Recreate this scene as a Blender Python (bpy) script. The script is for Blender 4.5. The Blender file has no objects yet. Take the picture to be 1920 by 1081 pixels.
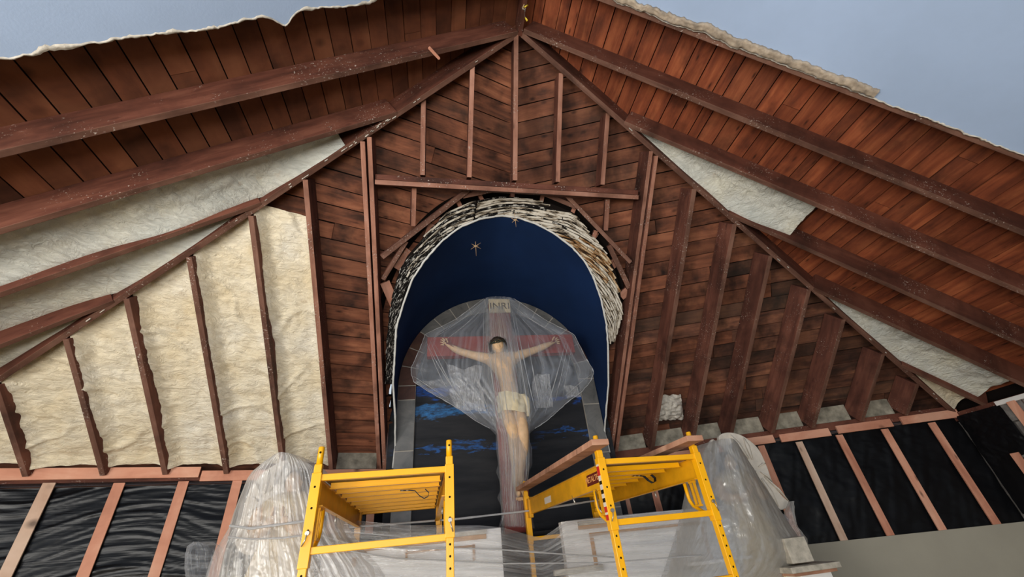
import bpy, bmesh, math, random
import numpy as np
from mathutils import Vector, Matrix, noise
random.seed(7)
SC = bpy.context.scene
COL = SC.collection
# ------------------------------------------------------------------ camera
FPX = 760.0; PP = (960.0, 540.5)
def unit(v): v = np.array(v, float); return v / np.linalg.norm(v)
Fw = unit([830 - 960, 1050 - 540.5, FPX])
Uw = np.array([829 - 960, -625 - 540.5, FPX]) * 1.0
Uw = unit(Uw - Fw * (Fw @ Uw))
Rw = np.cross(Fw, Uw); Rw = Rw if Rw[0] > 0 else -Rw
CM = np.array([Rw, Fw, Uw])              # photo axes (right, down, into) -> room axes
cam_d = bpy.data.cameras.new('camera'); cam = bpy.data.objects.new('camera', cam_d); COL.objects.link(cam)
cam_d.sensor_fit = 'HORIZONTAL'; cam_d.sensor_width = 36.0; cam_d.lens = FPX / 1920 * 36.0
cam_d.clip_start = 0.05; cam_d.clip_end = 200
cx, cy, cz = CM @ np.array([1, 0, 0.]), CM @ np.array([0, -1, 0.]), CM @ np.array([0, 0, -1.])
cam.matrix_world = Matrix(((cx[0], cy[0], cz[0], 0), (cx[1], cy[1], cz[1], 0), (cx[2], cy[2], cz[2], 0), (0, 0, 0, 1)))
SC.camera = cam
# ------------------------------------------------------------------ light
w = bpy.data.worlds.new('world'); SC.world = w; w.use_nodes = True
bg = w.node_tree.nodes['Background']; bg.inputs[0].default_value = (0.80, 0.90, 1.0, 1); bg.inputs[1].default_value = 0.42
def area(name, loc, target, sx, sy, power, col):
    l = bpy.data.lights.new(name, 'AREA'); l.shape = 'RECTANGLE'; l.size = sx; l.size_y = sy; l.energy = power; l.color = col
    o = bpy.data.objects.new(name, l); COL.objects.link(o); o.location = loc
    o.rotation_euler = (Vector(target) - Vector(loc)).to_track_quat('-Z', 'Y').to_euler(); return o
area('fill_light_low', (-1.0, -2.6, -1.15), (1.2, 3.4, 3.4), 4.5, 2.6, 235, (1.0, 0.97, 0.92))  # added low fill aimed up at the boards, in place of floor bounce
area('window_light_side', (-4.6, -1.2, 0.2), (4.0, 3.2, 2.2), 2.2, 2.0, 150, (1.0, 0.96, 0.90))
SC.view_settings.view_transform = 'Standard'; SC.view_settings.look = 'None'
SC.view_settings.exposure = 0.9; SC.view_settings.gamma = 1.0
try: SC.view_settings.use_curve_mapping = False
except Exception: pass
# ------------------------------------------------------------------ unprojection onto real planes of the room
def ray(x, y): return unit(CM @ np.array([x - PP[0], y - PP[1], FPX]))
def on(x, y, pl):
    d = ray(x, y); return d * ((pl[0] @ pl[1]) / (d @ pl[1]))
def atY(x, y, Y):
    d = ray(x, y); return d * (Y / d[1])
def plane3(a, b, c):
    n = unit(np.cross(b - a, c - a)); n = n if n[2] > 0 else -n; return (a, n)
def off(pl, d): return (pl[0] + pl[1] * d, pl[1])
# ------------------------------------------------------------------ materials
def lin(c):
    return tuple(((v / 255) / 12.92 if v / 255 <= 0.04045 else ((v / 255 + 0.055) / 1.055) ** 2.4) for v in c) + (1,)
class M:
    def __init__(s, name, rough=0.7, spec=0.3):
        s.m = bpy.data.materials.new(name); s.m.use_nodes = True; s.t = s.m.node_tree; s.n = s.t.nodes; s.l = s.t.links
        s.b = s.n['Principled BSDF']; s.b.inputs['Roughness'].default_value = rough
        s.b.inputs['Specular IOR Level'].default_value = spec
    def node(s, t, **k):
        n = s.n.new(t)
        for a, v in k.items(): setattr(n, a, v)
        return n
    def coord(s, kind='Object', scale=(1, 1, 1), rnd=True):
        tc = s.node('ShaderNodeTexCoord'); mp = s.node('ShaderNodeMapping'); s.l.new(tc.outputs[kind], mp.inputs[0])
        mp.inputs['Scale'].default_value = scale
        if rnd:
            oi = s.node('ShaderNodeObjectInfo'); mu = s.node('ShaderNodeMath', operation='MULTIPLY'); mu.inputs[1].default_value = 37.0
            s.l.new(oi.outputs['Random'], mu.inputs[0]); cb = s.node('ShaderNodeCombineXYZ')
            s.l.new(mu.outputs[0], cb.inputs[0]); s.l.new(mu.outputs[0], cb.inputs[1]); s.l.new(cb.outputs[0], mp.inputs['Location'])
        return mp.outputs[0]
    def noise(s, vec, scale=5, detail=4, rough=0.55, dist=0.0):
        n = s.node('ShaderNodeTexNoise'); n.inputs['Scale'].default_value = scale; n.inputs['Detail'].default_value = detail
        n.inputs['Roughness'].default_value = rough; n.inputs['Distortion'].default_value = dist
        s.l.new(vec, n.inputs['Vector']); return n.outputs[0]
    def ramp(s, fac, stops, interp='LINEAR'):
        r = s.node('ShaderNodeValToRGB'); r.color_ramp.interpolation = interp; e = r.color_ramp.elements
        while len(e) < len(stops): e.new(0.5)
        for i, (p, c) in enumerate(stops):
            e[i].position = p; e[i].color = c if len(c) == 4 else lin(c)
        s.l.new(fac, r.inputs[0]); return r.outputs[0]
    def mix(s, fac, a, b, mode='MIX'):
        x = s.node('ShaderNodeMix', data_type='RGBA', blend_type=mode)
        for v, i in ((fac, 0), (a, 6), (b, 7)):
            if isinstance(v, (int, float)): x.inputs[i].default_value = v
            elif isinstance(v, tuple): x.inputs[i].default_value = v if len(v) == 4 else lin(v)
            else: s.l.new(v, x.inputs[i])
        return x.outputs[2]
    def color(s, c):
        if isinstance(c, tuple): s.b.inputs['Base Color'].default_value = c if len(c) == 4 else lin(c)
        else: s.l.new(c, s.b.inputs['Base Color'])
    def bump(s, h, strength=0.4, dist=0.01):
        b = s.node('ShaderNodeBump'); b.inputs['Strength'].default_value = strength; b.inputs['Distance'].default_value = dist
        s.l.new(h, b.inputs['Height']); s.l.new(b.outputs[0], s.b.inputs['Normal'])
BW = lambda a, b: [(a, (0, 0, 0, 1)), (b, (1, 1, 1, 1))]
def wood(name, c1, c2, c3, dark=0.35, specks=0.0, rnd=0.3, rough=0.75, knots=0.5, grey=0.0):
    m = M(name, rough, 0.25)
    uv = m.coord('UV', (1, 1, 1)); g = m.coord('UV', (1.3, 15, 1))
    gr = m.noise(g, 1.0, 6, 0.6, 0.6); bl = m.noise(m.coord('UV', (2.2, 5.5, 1)), 1.0, 4, 0.6, 0.5)
    gm = m.node('ShaderNodeMath', operation='MULTIPLY_ADD'); m.l.new(gr, gm.inputs[0]); gm.inputs[1].default_value = 0.45
    g2 = m.node('ShaderNodeMath', operation='MULTIPLY'); m.l.new(bl, g2.inputs[0]); g2.inputs[1].default_value = 0.55; m.l.new(g2.outputs[0], gm.inputs[2])
    col = m.ramp(gm.outputs[0], [(0.36, c1), (0.5, c2), (0.63, c3)])
    big = m.noise(uv, 2.2, 4, 0.6); col = m.mix(m.ramp(big, BW(0.38, 0.62)), col, m.mix(0.5, col, (16, 11, 9)), 'MIX') if dark == 0 else m.mix(m.node_scale(m.ramp(big, BW(0.50, 0.72)), dark), col, (22, 16, 14))
    oi = m.node('ShaderNodeObjectInfo'); hs = m.node('ShaderNodeHueSaturation')
    mr = m.node('ShaderNodeMapRange'); mr.inputs[3].default_value = 1 - rnd; mr.inputs[4].default_value = 1 + rnd
    m.l.new(oi.outputs['Random'], mr.inputs[0]); m.l.new(mr.outputs[0], hs.inputs['Value']); m.l.new(col, hs.inputs['Color'])
    col = hs.outputs[0]
    if grey:
        wn = m.node('ShaderNodeMath', operation='MULTIPLY'); wn.inputs[1].default_value = 7.31; m.l.new(oi.outputs['Random'], wn.inputs[0])
        fr = m.node('ShaderNodeMath', operation='FRACT'); m.l.new(wn.outputs[0], fr.inputs[0])
        col = m.mix(m.node_scale(m.ramp(fr.outputs[0], BW(0.72, 0.95)), grey), col, (58, 50, 42))
    if knots:
        v = m.node('ShaderNodeTexVoronoi'); v.inputs['Scale'].default_value = 1.0; m.l.new(m.coord('UV', (3.2, 9, 1)), v.inputs['Vector'])
        col = m.mix(m.node_scale(m.ramp(v.outputs['Distance'], [(0.04, (1, 1, 1, 1)), (0.16, (0, 0, 0, 1))]), knots), col, (34, 18, 12))
    if specks:
        v = m.noise(m.coord('Object', (1, 1, 1)), 55, 2, 0.6); msk = m.ramp(m.noise(m.coord('Object', (1, 1, 1)), 2.6, 3, 0.6), BW(0.50, 0.62))
        col = m.mix(m.node_mul(m.ramp(v, BW(0.66 - specks * 0.03, 0.70 - specks * 0.03)), msk), col, (188, 172, 160))
    m.color(col); m.bump(gr, 0.35, 0.004); return m.m
def node_scale(s, v, k):
    x = s.node('ShaderNodeMath', operation='MULTIPLY'); s.l.new(v, x.inputs[0]); x.inputs[1].default_value = k; return x.outputs[0]
M.node_scale = node_scale
def node_mul(s, a, b):
    x = s.node('ShaderNodeMath', operation='MULTIPLY'); s.l.new(a, x.inputs[0]); s.l.new(b, x.inputs[1]); return x.outputs[0]
M.node_mul = node_mul
MAT = {}
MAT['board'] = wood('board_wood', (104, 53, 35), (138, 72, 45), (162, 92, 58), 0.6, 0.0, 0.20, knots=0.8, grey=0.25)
MAT['board_left'] = wood('board_wood_painted_shade', (88, 52, 37), (118, 70, 48), (136, 86, 60), 0.6, 0.0, 0.18, knots=0.6, grey=0.2)  # darker copy of the boards, left slope's shade mixed into the colour
MAT['board_front'] = wood('board_wood_weathered', (80, 50, 38), (122, 74, 53), (152, 97, 70), 0.95, 0.0, 0.28, knots=0.8, grey=0.3)
MAT['board_front_dark'] = wood('board_wood_mildew_shade', (54, 38, 32), (96, 62, 48), (136, 90, 66), 1.0, 0.0, 0.34, knots=0.8, grey=0.5)  # mildew stains plus the dim right-hand area, darkened in the colour
MAT['rafter'] = wood('rafter_wood', (76, 44, 34), (100, 58, 45), (120, 74, 58), 0.55, 0.8, 0.14, knots=0.4)
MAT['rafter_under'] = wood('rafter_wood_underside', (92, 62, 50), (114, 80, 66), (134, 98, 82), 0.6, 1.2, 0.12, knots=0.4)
MAT['jack'] = wood('jack_wood', (76, 46, 37), (102, 62, 50), (126, 80, 64), 0.6, 0.8, 0.16, knots=0.4)
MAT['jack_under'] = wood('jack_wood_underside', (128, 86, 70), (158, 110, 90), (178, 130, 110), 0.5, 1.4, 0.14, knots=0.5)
MAT['lumber'] = wood('fresh_lumber', (188, 124, 98), (214, 150, 122), (226, 170, 142), 0.12, 0.0, 0.07, knots=0.7, rough=0.65)
MAT['lumber_pale'] = wood('pale_lumber', (196, 160, 136), (214, 182, 158), (226, 198, 176), 0.10, 0.0, 0.04, knots=0.7, rough=0.65)
MAT['plank'] = wood('plank_wood', (150, 108, 84), (178, 130, 104), (196, 152, 124), 0.25, 0.0, 0.08, knots=0.4)
MAT['cross'] = wood('cross_wood', (112, 38, 30), (138, 52, 42), (152, 66, 52), 0.2, 0.0, 0.05, knots=0.1, rough=0.5)
MAT['dark'] = (lambda m: (m.color((24, 19, 17)), m.m)[1])(M('dark_felt', 0.95, 0.1))
def mk_foam(name, a, b, c):
    m = M(name, 0.55, 0.35); o = m.coord('Object', (1, 1, 1), False)
    n1 = m.noise(o, 2.2, 4); col = m.ramp(n1, [(0.3, a), (0.5, b), (0.72, c)])
    st = m.noise(o, 7, 5, 0.7); col = m.mix(m.node_scale(m.ramp(st, BW(0.62, 0.76)), 0.5), col, (186, 152, 108))  # tan stain blotches, strengthened to give the look of shaded crevices
    m.color(col)
    wv = m.noise(m.coord('Object', (1.0, 1.0, 2.6), False), 10, 7, 0.62, 1.6)
    m.bump(wv, 0.9, 0.03); m.b.inputs['Subsurface Weight'].default_value = 0.0
    return m.m
MAT['foam'] = mk_foam('spray_foam_cream', (238, 220, 184), (247, 234, 206), (250, 243, 226))
MAT['foam_white'] = mk_foam('spray_foam_pale', (206, 208, 200), (220, 219, 208), (232, 228, 208))
def plain(name, c, rough=0.6, spec=0.3, var=0.0, scale=6, bump=0.0, bscale=40, metal=0):
    m = M(name, rough, spec); o = m.coord('Object', (1, 1, 1), False)
    if var:
        c2 = tuple(max(0, int(v * (1 - var))) for v in c); m.color(m.ramp(m.noise(o, scale, 5, 0.6), [(0.3, c2), (0.7, c)]))
    else: m.color(c)
    if bump: m.bump(m.noise(o, bscale, 4), bump, 0.004)
    m.b.inputs['Metallic'].default_value = metal
    return m.m
MAT['ceiling'] = plain('painted_plaster_grey_blue', (172, 192, 222), 0.85, 0.2, 0.05, 1.2, 0.15, 60)
MAT['plaster_edge'] = plain('broken_plaster', (222, 214, 200), 0.9, 0.1, 0.25, 18, 0.8, 50)
MAT['plaster_tan'] = plain('broken_plaster_tan', (196, 178, 156), 0.9, 0.1, 0.3, 14, 0.9, 40)
MAT['wall'] = plain('wall_plaster_beige_grey', (168, 162, 146), 0.9, 0.1, 0.05, 1.5, 0.1, 60)
MAT['yellow'] = plain('yellow_paint', (246, 176, 6), 0.35, 0.5, 0.06, 5)
MAT['yellow_side'] = plain('yellow_paint_scuffed', (232, 164, 12), 0.4, 0.5, 0.14, 7)
MAT['galv'] = plain('zinc_metal', (176, 172, 164), 0.35, 0.5, 0.1, 20, 0, 1, 0.8)
MAT['hole'] = plain('dark_hole', (28, 22, 12), 0.9, 0.1)
MAT['blackstrap'] = plain('black_webbing', (22, 22, 24), 0.6, 0.3)
MAT['deck'] = plain('plywood_deck_underside', (150, 128, 84), 0.7, 0.2, 0.25, 8)
MAT['white'] = plain('white_paint', (236, 232, 226), 0.5, 0.3, 0.05, 3)
MAT['gold'] = plain('tan_gold_trim', (196, 146, 92), 0.45, 0.4, 0.15, 20)
MAT['stone_dark'] = plain('dark_recess_cloth', (44, 42, 44), 0.8, 0.2, 0.2, 6)
MAT['cornice'] = plain('weathered_cream_cornice', (206, 196, 178), 0.7, 0.2, 0.25, 14, 0.3, 50)
MAT['block'] = plain('masonry_block_pale', (176, 168, 150), 0.9, 0.1, 0.35, 9, 0.8, 50)
MAT['block_grey'] = plain('concrete_block_grey', (140, 134, 128), 0.95, 0.1, 0.25, 12, 0.9, 60)
MAT['skin'] = plain('painted_corpus_skin', (226, 186, 142), 0.5, 0.35, 0.12, 12)
MAT['hair'] = plain('painted_hair', (54, 40, 30), 0.6, 0.3, 0.3, 40, 0.8, 90)
MAT['crown'] = plain('crown_thorn', (64, 66, 52), 0.6, 0.3, 0.3, 30)
MAT['cloth'] = plain('painted_loincloth', (226, 208, 170), 0.6, 0.2, 0.1, 14)
MAT['blood'] = plain('painted_wound', (122, 28, 30), 0.4, 0.4)
MAT['titulus'] = plain('titulus_cream', (204, 184, 148), 0.6, 0.2, 0.15, 14)
MAT['ink'] = plain('lettering_dark', (74, 62, 50), 0.7, 0.2)
MAT['maroon'] = plain('maroon_label', (92, 26, 16), 0.5, 0.3)
MAT['label_text'] = plain('label_lettering', (226, 158, 96), 0.5, 0.3)
MAT['sticker'] = plain('white_sticker', (214, 204, 190), 0.5, 0.3)
MAT['sticker_red'] = plain('red_sticker', (192, 36, 34), 0.5, 0.3)
MAT['statue'] = plain('painted_statue_cream', (222, 200, 160), 0.6, 0.3, 0.15, 6)
MAT['wing'] = plain('statue_wing_cream', (238, 228, 212), 0.6, 0.3, 0.12, 8, 0.3, 30)
MAT['star'] = plain('star_gold', (206, 172, 130), 0.4, 0.5)
MAT['beadwhite'] = plain('white_plaster_bead', (226, 224, 218), 0.7, 0.2, 0.08, 20, 0.4, 60)
MAT['cable'] = plain('cable_tan', (206, 178, 130), 0.6, 0.2)
MAT['wirenut'] = plain('wire_nut_yellow', (236, 206, 70), 0.5, 0.3)
# navy vault
m = M('navy_paint', 0.75, 0.15); o = m.coord('Object', (1, 1, 1), False)
m.color(m.ramp(m.noise(o, 0.9, 3), [(0.3, (20, 40, 74)), (0.7, (25, 50, 92))])); MAT['navy'] = m.m
# mural: dusk sky in dark greys with long blue cloud bands
m = M('mural_paint', 0.6, 0.2); tc = m.node('ShaderNodeNewGeometry').outputs['Position']
sep = m.node('ShaderNodeSeparateXYZ'); m.l.new(tc, sep.inputs[0])
warp = m.noise(m.coord('Object', (1.5, 1, 5), False), 2.0, 6, 0.6, 0.8)
base = m.ramp(m.noise(m.coord('Object', (0.8, 1, 5), False), 1.4, 5), [(0.35, (32, 33, 37)), (0.6, (48, 48, 50)), (0.8, (66, 68, 70))])
col = base
for zc, hw, cblue, x0, x1 in ((1.98, 0.075, (40, 86, 168), -0.5, 0.25), (1.70, 0.085, (58, 118, 176), -0.5, 0.75), (1.80, 0.05, (34, 84, 168), 1.3, 2.3), (1.22, 0.045, (48, 96, 160), -0.5, 1.1), (1.32, 0.03, (44, 92, 160), 1.4, 2.2), (2.9, 0.02, (40, 60, 90), -0.6, 0.0)):
    a = m.node('ShaderNodeMath', operation='MULTIPLY_ADD'); m.l.new(warp, a.inputs[0]); a.inputs[1].default_value = 0.5; a.inputs[2].default_value = -0.25 - zc
    b = m.node('ShaderNodeMath', operation='ADD'); m.l.new(a.outputs[0], b.inputs[0]); m.l.new(sep.outputs[2], b.inputs[1])
    c = m.node('ShaderNodeMath', operation='ABSOLUTE'); m.l.new(b.outputs[0], c.inputs[0])
    d = m.node('ShaderNodeMapRange'); d.inputs[1].default_value = hw; d.inputs[2].default_value = hw * 0.3; m.l.new(c.outputs[0], d.inputs[0])
    e1 = m.node('ShaderNodeMapRange'); e1.inputs[1].default_value = x0 - 0.2; e1.inputs[2].default_value = x0 + 0.2; m.l.new(sep.outputs[0], e1.inputs[0])
    e2 = m.node('ShaderNodeMapRange'); e2.inputs[1].default_value = x1 + 0.2; e2.inputs[2].default_value = x1 - 0.2; m.l.new(sep.outputs[0], e2.inputs[0])
    p = m.node('ShaderNodeMath', operation='MULTIPLY'); m.l.new(e1.outputs[0], p.inputs[0]); m.l.new(e2.outputs[0], p.inputs[1])
    q = m.node('ShaderNodeMath', operation='MULTIPLY'); m.l.new(p.outputs[0], q.inputs[0]); m.l.new(d.outputs[0], q.inputs[1])
    fine = m.ramp(m.noise(m.coord('Object', (3, 1, 9), False), 4, 6, 0.7), [(0.35, (0.15, 0.15, 0.15, 1)), (0.62, (1, 1, 1, 1))])
    r = m.node('ShaderNodeMath', operation='MULTIPLY'); m.l.new(q.outputs[0], r.inputs[0]); m.l.new(fine, r.inputs[1])
    col = m.mix(r.outputs[0], col, cblue)
m.color(col); MAT['mural'] = m.m
# slate
m = M('slate_tile', 0.35, 0.5); o = m.coord('Object', (1, 1, 1), True)
col = m.ramp(m.noise(o, 3, 6, 0.65, 1.0), [(0.3, (84, 84, 82)), (0.5, (112, 110, 106)), (0.7, (134, 130, 124))]); m.color(col)
m.bump(m.noise(o, 8, 5), 0.3, 0.005); MAT['slate'] = m.m
m = M('slate_tile_rust', 0.45, 0.4); o = m.coord('Object', (1, 1, 1), True)
m.color(m.ramp(m.noise(o, 3, 6, 0.65, 1.0), [(0.3, (72, 50, 44)), (0.55, (98, 66, 54)), (0.75, (92, 84, 60))])); MAT['slate_rust'] = m.m
MAT['grout'] = plain('pale_grout', (176, 168, 156), 0.9, 0.1)
# black polythene
def mk_black(name, sc, rough=0.22, spec_=0.4):
    m = M(name, rough, 0.6); m.color((15, 15, 17)); m.bump(m.noise(m.coord('UV', sc, False), 1.0, 5, 0.55, 1.2), 0.35, 0.015); m.b.inputs['Specular IOR Level'].default_value = spec_
    return m.m
MAT['black_l'] = mk_black('black_polythene_pleated', (2.4, 26, 1), 0.24, 0.22)
MAT['black_r'] = mk_black('black_polythene', (3, 4, 1), 0.38, 0.16)
# lath with plaster keys
m = M('lath_plaster', 0.9, 0.1); o = m.coord('UV', (5, 1.2, 1), True)
n1 = m.noise(m.coord('UV', (5, 2, 1)), 1.0, 4, 0.66)
m.color(m.ramp(n1, [(0.40, (40, 34, 30)), (0.46, (150, 136, 116)), (0.54, (216, 208, 194))], 'LINEAR')); m.bump(n1, 0.8, 0.01); MAT['lath'] = m.m
m = M('lath_plaster_sooty', 0.9, 0.1)
n1 = m.noise(m.coord('UV', (12, 2, 1)), 1.0, 4, 0.7)
m.color(m.ramp(n1, [(0.49, (22, 20, 19)), (0.545, (40, 37, 35)), (0.575, (180, 176, 168))], 'LINEAR')); m.bump(n1, 0.8, 0.01); MAT['lath_dark'] = m.m
m = M('lath_plaster_rusty', 0.9, 0.1)
n1 = m.noise(m.coord('UV', (5, 2, 1)), 1.0, 4, 0.66)
m.color(m.ramp(n1, [(0.40, (44, 32, 24)), (0.48, (150, 108, 66)), (0.56, (208, 188, 158))], 'LINEAR')); m.bump(n1, 0.8, 0.01); MAT['lath_rust'] = m.m
# clear polythene sheet
def mk_clear(name, base, streak, uvs, tint=(226, 230, 236), haze=1.0, sc=1.0, thr=(0.40, 0.62)):
    m = M(name, 0.3, 0.5); nt = m.t
    tr = m.node('ShaderNodeBsdfTransparent'); tr.inputs[0].default_value = (0.97, 0.98, 1, 1)
    df = m.node('ShaderNodeBsdfDiffuse'); df.inputs[0].default_value = lin(tint)
    tl = m.node('ShaderNodeBsdfTranslucent'); tl.inputs[0].default_value = lin(tint)
    gl = m.node('ShaderNodeBsdfGlossy'); gl.inputs['Roughness'].default_value = 0.16
    n1 = m.noise(m.coord('UV', uvs, False), 1.0, 6, 0.65, 1.3)
    n2 = m.noise(m.coord('Object', (1, 1, 1), False), 5 * sc, 5, 0.6)
    bmp = m.node('ShaderNodeBump'); bmp.inputs['Strength'].default_value = 0.7; bmp.inputs['Distance'].default_value = 0.02; m.l.new(n1, bmp.inputs['Height'])
    for x in (gl, df): m.l.new(bmp.outputs[0], x.inputs['Normal'])
    a = m.node('ShaderNodeMixShader'); a.inputs[0].default_value = 0.35; m.l.new(df.outputs[0], a.inputs[1]); m.l.new(tl.outputs[0], a.inputs[2])
    b = m.node('ShaderNodeMixShader'); b.inputs[0].default_value = 0.22; m.l.new(a.outputs[0], b.inputs[1]); m.l.new(gl.outputs[0], b.inputs[2])
    mx = m.node('ShaderNodeMixShader')
    s1 = m.ramp(n1, [(thr[0], (0, 0, 0, 1)), (thr[1], (1, 1, 1, 1))]); lw = m.node('ShaderNodeLayerWeight'); lw.inputs[0].default_value = 0.25
    k1 = m.node('ShaderNodeMath', operation='MULTIPLY_ADD'); m.l.new(s1, k1.inputs[0]); k1.inputs[1].default_value = streak; k1.inputs[2].default_value = base
    k2 = m.node('ShaderNodeMath', operation='MULTIPLY_ADD', use_clamp=True); m.l.new(lw.outputs['Facing'], k2.inputs[0]); k2.inputs[1].default_value = 0.35 * haze; m.l.new(k1.outputs[0], k2.inputs[2])
    k3 = m.node('ShaderNodeMath', operation='MULTIPLY_ADD', use_clamp=True); m.l.new(n2, k3.inputs[0]); k3.inputs[1].default_value = 0.16; m.l.new(k2.outputs[0], k3.inputs[2])
    k4 = m.node('ShaderNodeMath', operation='ADD', use_clamp=True); m.l.new(k3.outputs[0], k4.inputs[0]); k4.inputs[1].default_value = -0.08
    m.l.new(k4.outputs[0], mx.inputs[0]); m.l.new(tr.outputs[0], mx.inputs[1]); m.l.new(b.outputs[0], mx.inputs[2])
    m.l.new(mx.outputs[0], m.n['Material Output'].inputs[0]); return m.m
MAT['clear'] = mk_clear('clear_polythene', 0.12, 0.30, (22, 1.3, 1), thr=(0.50, 0.72))
MAT['clear_mid'] = mk_clear('clear_polythene_inner_fold', 0.10, 0.50, (26, 1.3, 1), (232, 228, 216), thr=(0.44, 0.66))
MAT['clear_far'] = mk_clear('clear_polythene_back_layer', 0.06, 0.16, (9, 5, 1))
MAT['clear_thick'] = mk_clear('clear_polythene_layered', 0.30, 0.42, (24, 1.6, 1), (246, 243, 238), thr=(0.44, 0.62))
MAT['clear_haze'] = mk_clear('clear_polythene_hazy', 0.52, 0.22, (7, 2.2, 1), (196, 193, 186), 1.0, 0.6)
MAT['clear_flat'] = mk_clear('clear_polythene_taut', 0.20, 0.34, (2.2, 16, 1), (216, 216, 216))
MAT['strap'] = mk_clear('clear_polythene_rope', 0.72, 0.30, (1, 30, 1), (250, 250, 250))
# ------------------------------------------------------------------ mesh helpers
def link(name, me, parent=None, mat=None):
    o = bpy.data.objects.new(name, me); COL.objects.link(o)
    if mat: me.materials.append(MAT[mat])
    if parent is not None: o.parent = parent
    return o
def wloc(p):
    v = Vector((0, 0, 0))
    while p is not None: v += p.location; p = p.parent
    return v
def tag(o, label=None, cat=None, group=None, kind=None):
    if label: o['label'] = label
    if cat: o['category'] = cat
    if group: o['group'] = group
    if kind: o['kind'] = kind
    return o
def empty(name, loc, label=None, cat=None, group=None, kind=None, parent=None):
    o = bpy.data.objects.new(name, None); COL.objects.link(o); o.location = loc; o.empty_display_size = 0.1
    if parent: o.parent = parent
    return tag(o, label, cat, group, kind)
class MB:
    def __init__(s): s.v = []; s.f = []; s.uv = []; s.sm = []
    def quadbox(s, c8, L=1.0, W=1.0, D=1.0):
        """c8: bottom 4 (a,b,c,d) and top 4; length runs a->b"""
        k = len(s.v); s.v += [tuple(map(float, p)) for p in c8]; c8 = [np.array(p, float) for p in c8]
        for q in ((0, 3, 2, 1), (4, 5, 6, 7), (0, 1, 5, 4), (2, 3, 7, 6), (1, 2, 6, 5), (3, 0, 4, 7)):
            s.f.append(tuple(k + i for i in q)); s.sm.append(False)
            ax = c8[1] - c8[0]; la = np.linalg.norm(ax) or 1; ax = ax / la
            w2 = np.cross(ax, [0.13, 0.31, 0.94]); w2 = w2 / (np.linalg.norm(w2) or 1); w3 = np.cross(ax, w2)
            s.uv += [((c8[i] - c8[0]) @ ax, (c8[i] - c8[0]) @ w2 + 0.7 * ((c8[i] - c8[0]) @ w3)) for i in q]
        return s
    def box(s, c, size, rz=0.0):
        cx_, cy_, cz_ = c; a, b, h = size[0] / 2, size[1] / 2, size[2] / 2; co, si = math.cos(rz), math.sin(rz)
        P = [(cx_ + x * co - y * si, cy_ + x * si + y * co, cz_ + z) for z in (-h, h) for x, y in ((-a, -b), (a, -b), (a, b), (-a, b))]
        return s.quadbox(P)
    def beam(s, p, q, n, width, depth, side=None):
        """p,q: centre line of the underside; the body goes along n"""
        p, q, n = map(lambda t: np.array(t, float), (p, q, n)); d = unit(q - p)
        sd = np.array(side, float) if side is not None else unit(np.cross(d, n)); sd = sd * width / 2; n = n * depth
        return s.quadbox([p - sd, q - sd, q + sd, p + sd, p - sd + n, q - sd + n, q + sd + n, p + sd + n])
    def tube(s, pts, r, seg=8, caps=True, flat=1.0):
        pts = [np.array(p, float) for p in pts]; k = len(s.v); n = len(pts); rr = r if isinstance(r, (list, tuple)) else [r] * n
        up = np.array([0, 0, 1.0]); acc = 0
        d0 = unit(pts[1] - pts[0])
        if abs(d0 @ up) > 0.9: up = np.array([0, 1.0, 0])
        a = unit(np.cross(d0, up))
        for i, p in enumerate(pts):
            d = unit(pts[min(i + 1, n - 1)] - pts[max(i - 1, 0)]); a = unit(a - d * (a @ d)); b = np.cross(d, a)
            for j in range(seg):
                t = 2 * math.pi * j / seg; s.v.append(tuple(p + rr[i] * (a * math.cos(t) + b * flat * math.sin(t))))
        for i in range(n - 1):
            for j in range(seg):
                j2 = (j + 1) % seg; s.f.append((k + i * seg + j, k + i * seg + j2, k + (i + 1) * seg + j2, k + (i + 1) * seg + j)); s.sm.append(True)
                s.uv += [(i, j / seg), (i, (j + 1) / seg), (i + 1, (j + 1) / seg), (i + 1, j / seg)]
        if caps:
            s.f.append(tuple(k + j for j in range(seg))[::-1]); s.sm.append(False); s.uv += [(0, 0)] * seg
            s.f.append(tuple(k + (n - 1) * seg + j for j in range(seg))); s.sm.append(False); s.uv += [(0, 0)] * seg
        return s
    def grid(s, fn, nu, nv, flip=False):
        k = len(s.v)
        P = [[fn(i / nu, j / nv) for j in range(nv + 1)] for i in range(nu + 1)]
        for row in P: s.v += [tuple(map(float, p[:3])) for p in row]
        for i in range(nu):
            for j in range(nv):
                q = [(i, j), (i + 1, j), (i + 1, j + 1), (i, j + 1)]
                if flip: q = q[::-1]
                s.f.append(tuple(k + a * (nv + 1) + b for a, b in q)); s.sm.append(True)
                s.uv += [(a / nu, b / nv) for a, b in q]
        return s
    def poly(s, pts, n, t):
        """flat polygon slab, thickness t along n"""
        k = len(s.v); m_ = len(pts); n = np.array(n, float)
        s.v += [tuple(map(float, p)) for p in pts] + [tuple(map(float, np.array(p, float) + n * t)) for p in pts]
        s.f.append(tuple(range(k, k + m_))); s.f.append(tuple(range(k + m_, k + 2 * m_))[::-1]); s.sm += [False, False]
        s.uv += [(p[0], p[2]) for p in pts] + [(p[0], p[2]) for p in pts][::-1]
        for i in range(m_):
            j = (i + 1) % m_; s.f.append((k + i, k + m_ + i, k + m_ + j, k + j)); s.sm.append(False); s.uv += [(0, 0), (0, 1), (1, 1), (1, 0)]
        return s
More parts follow.
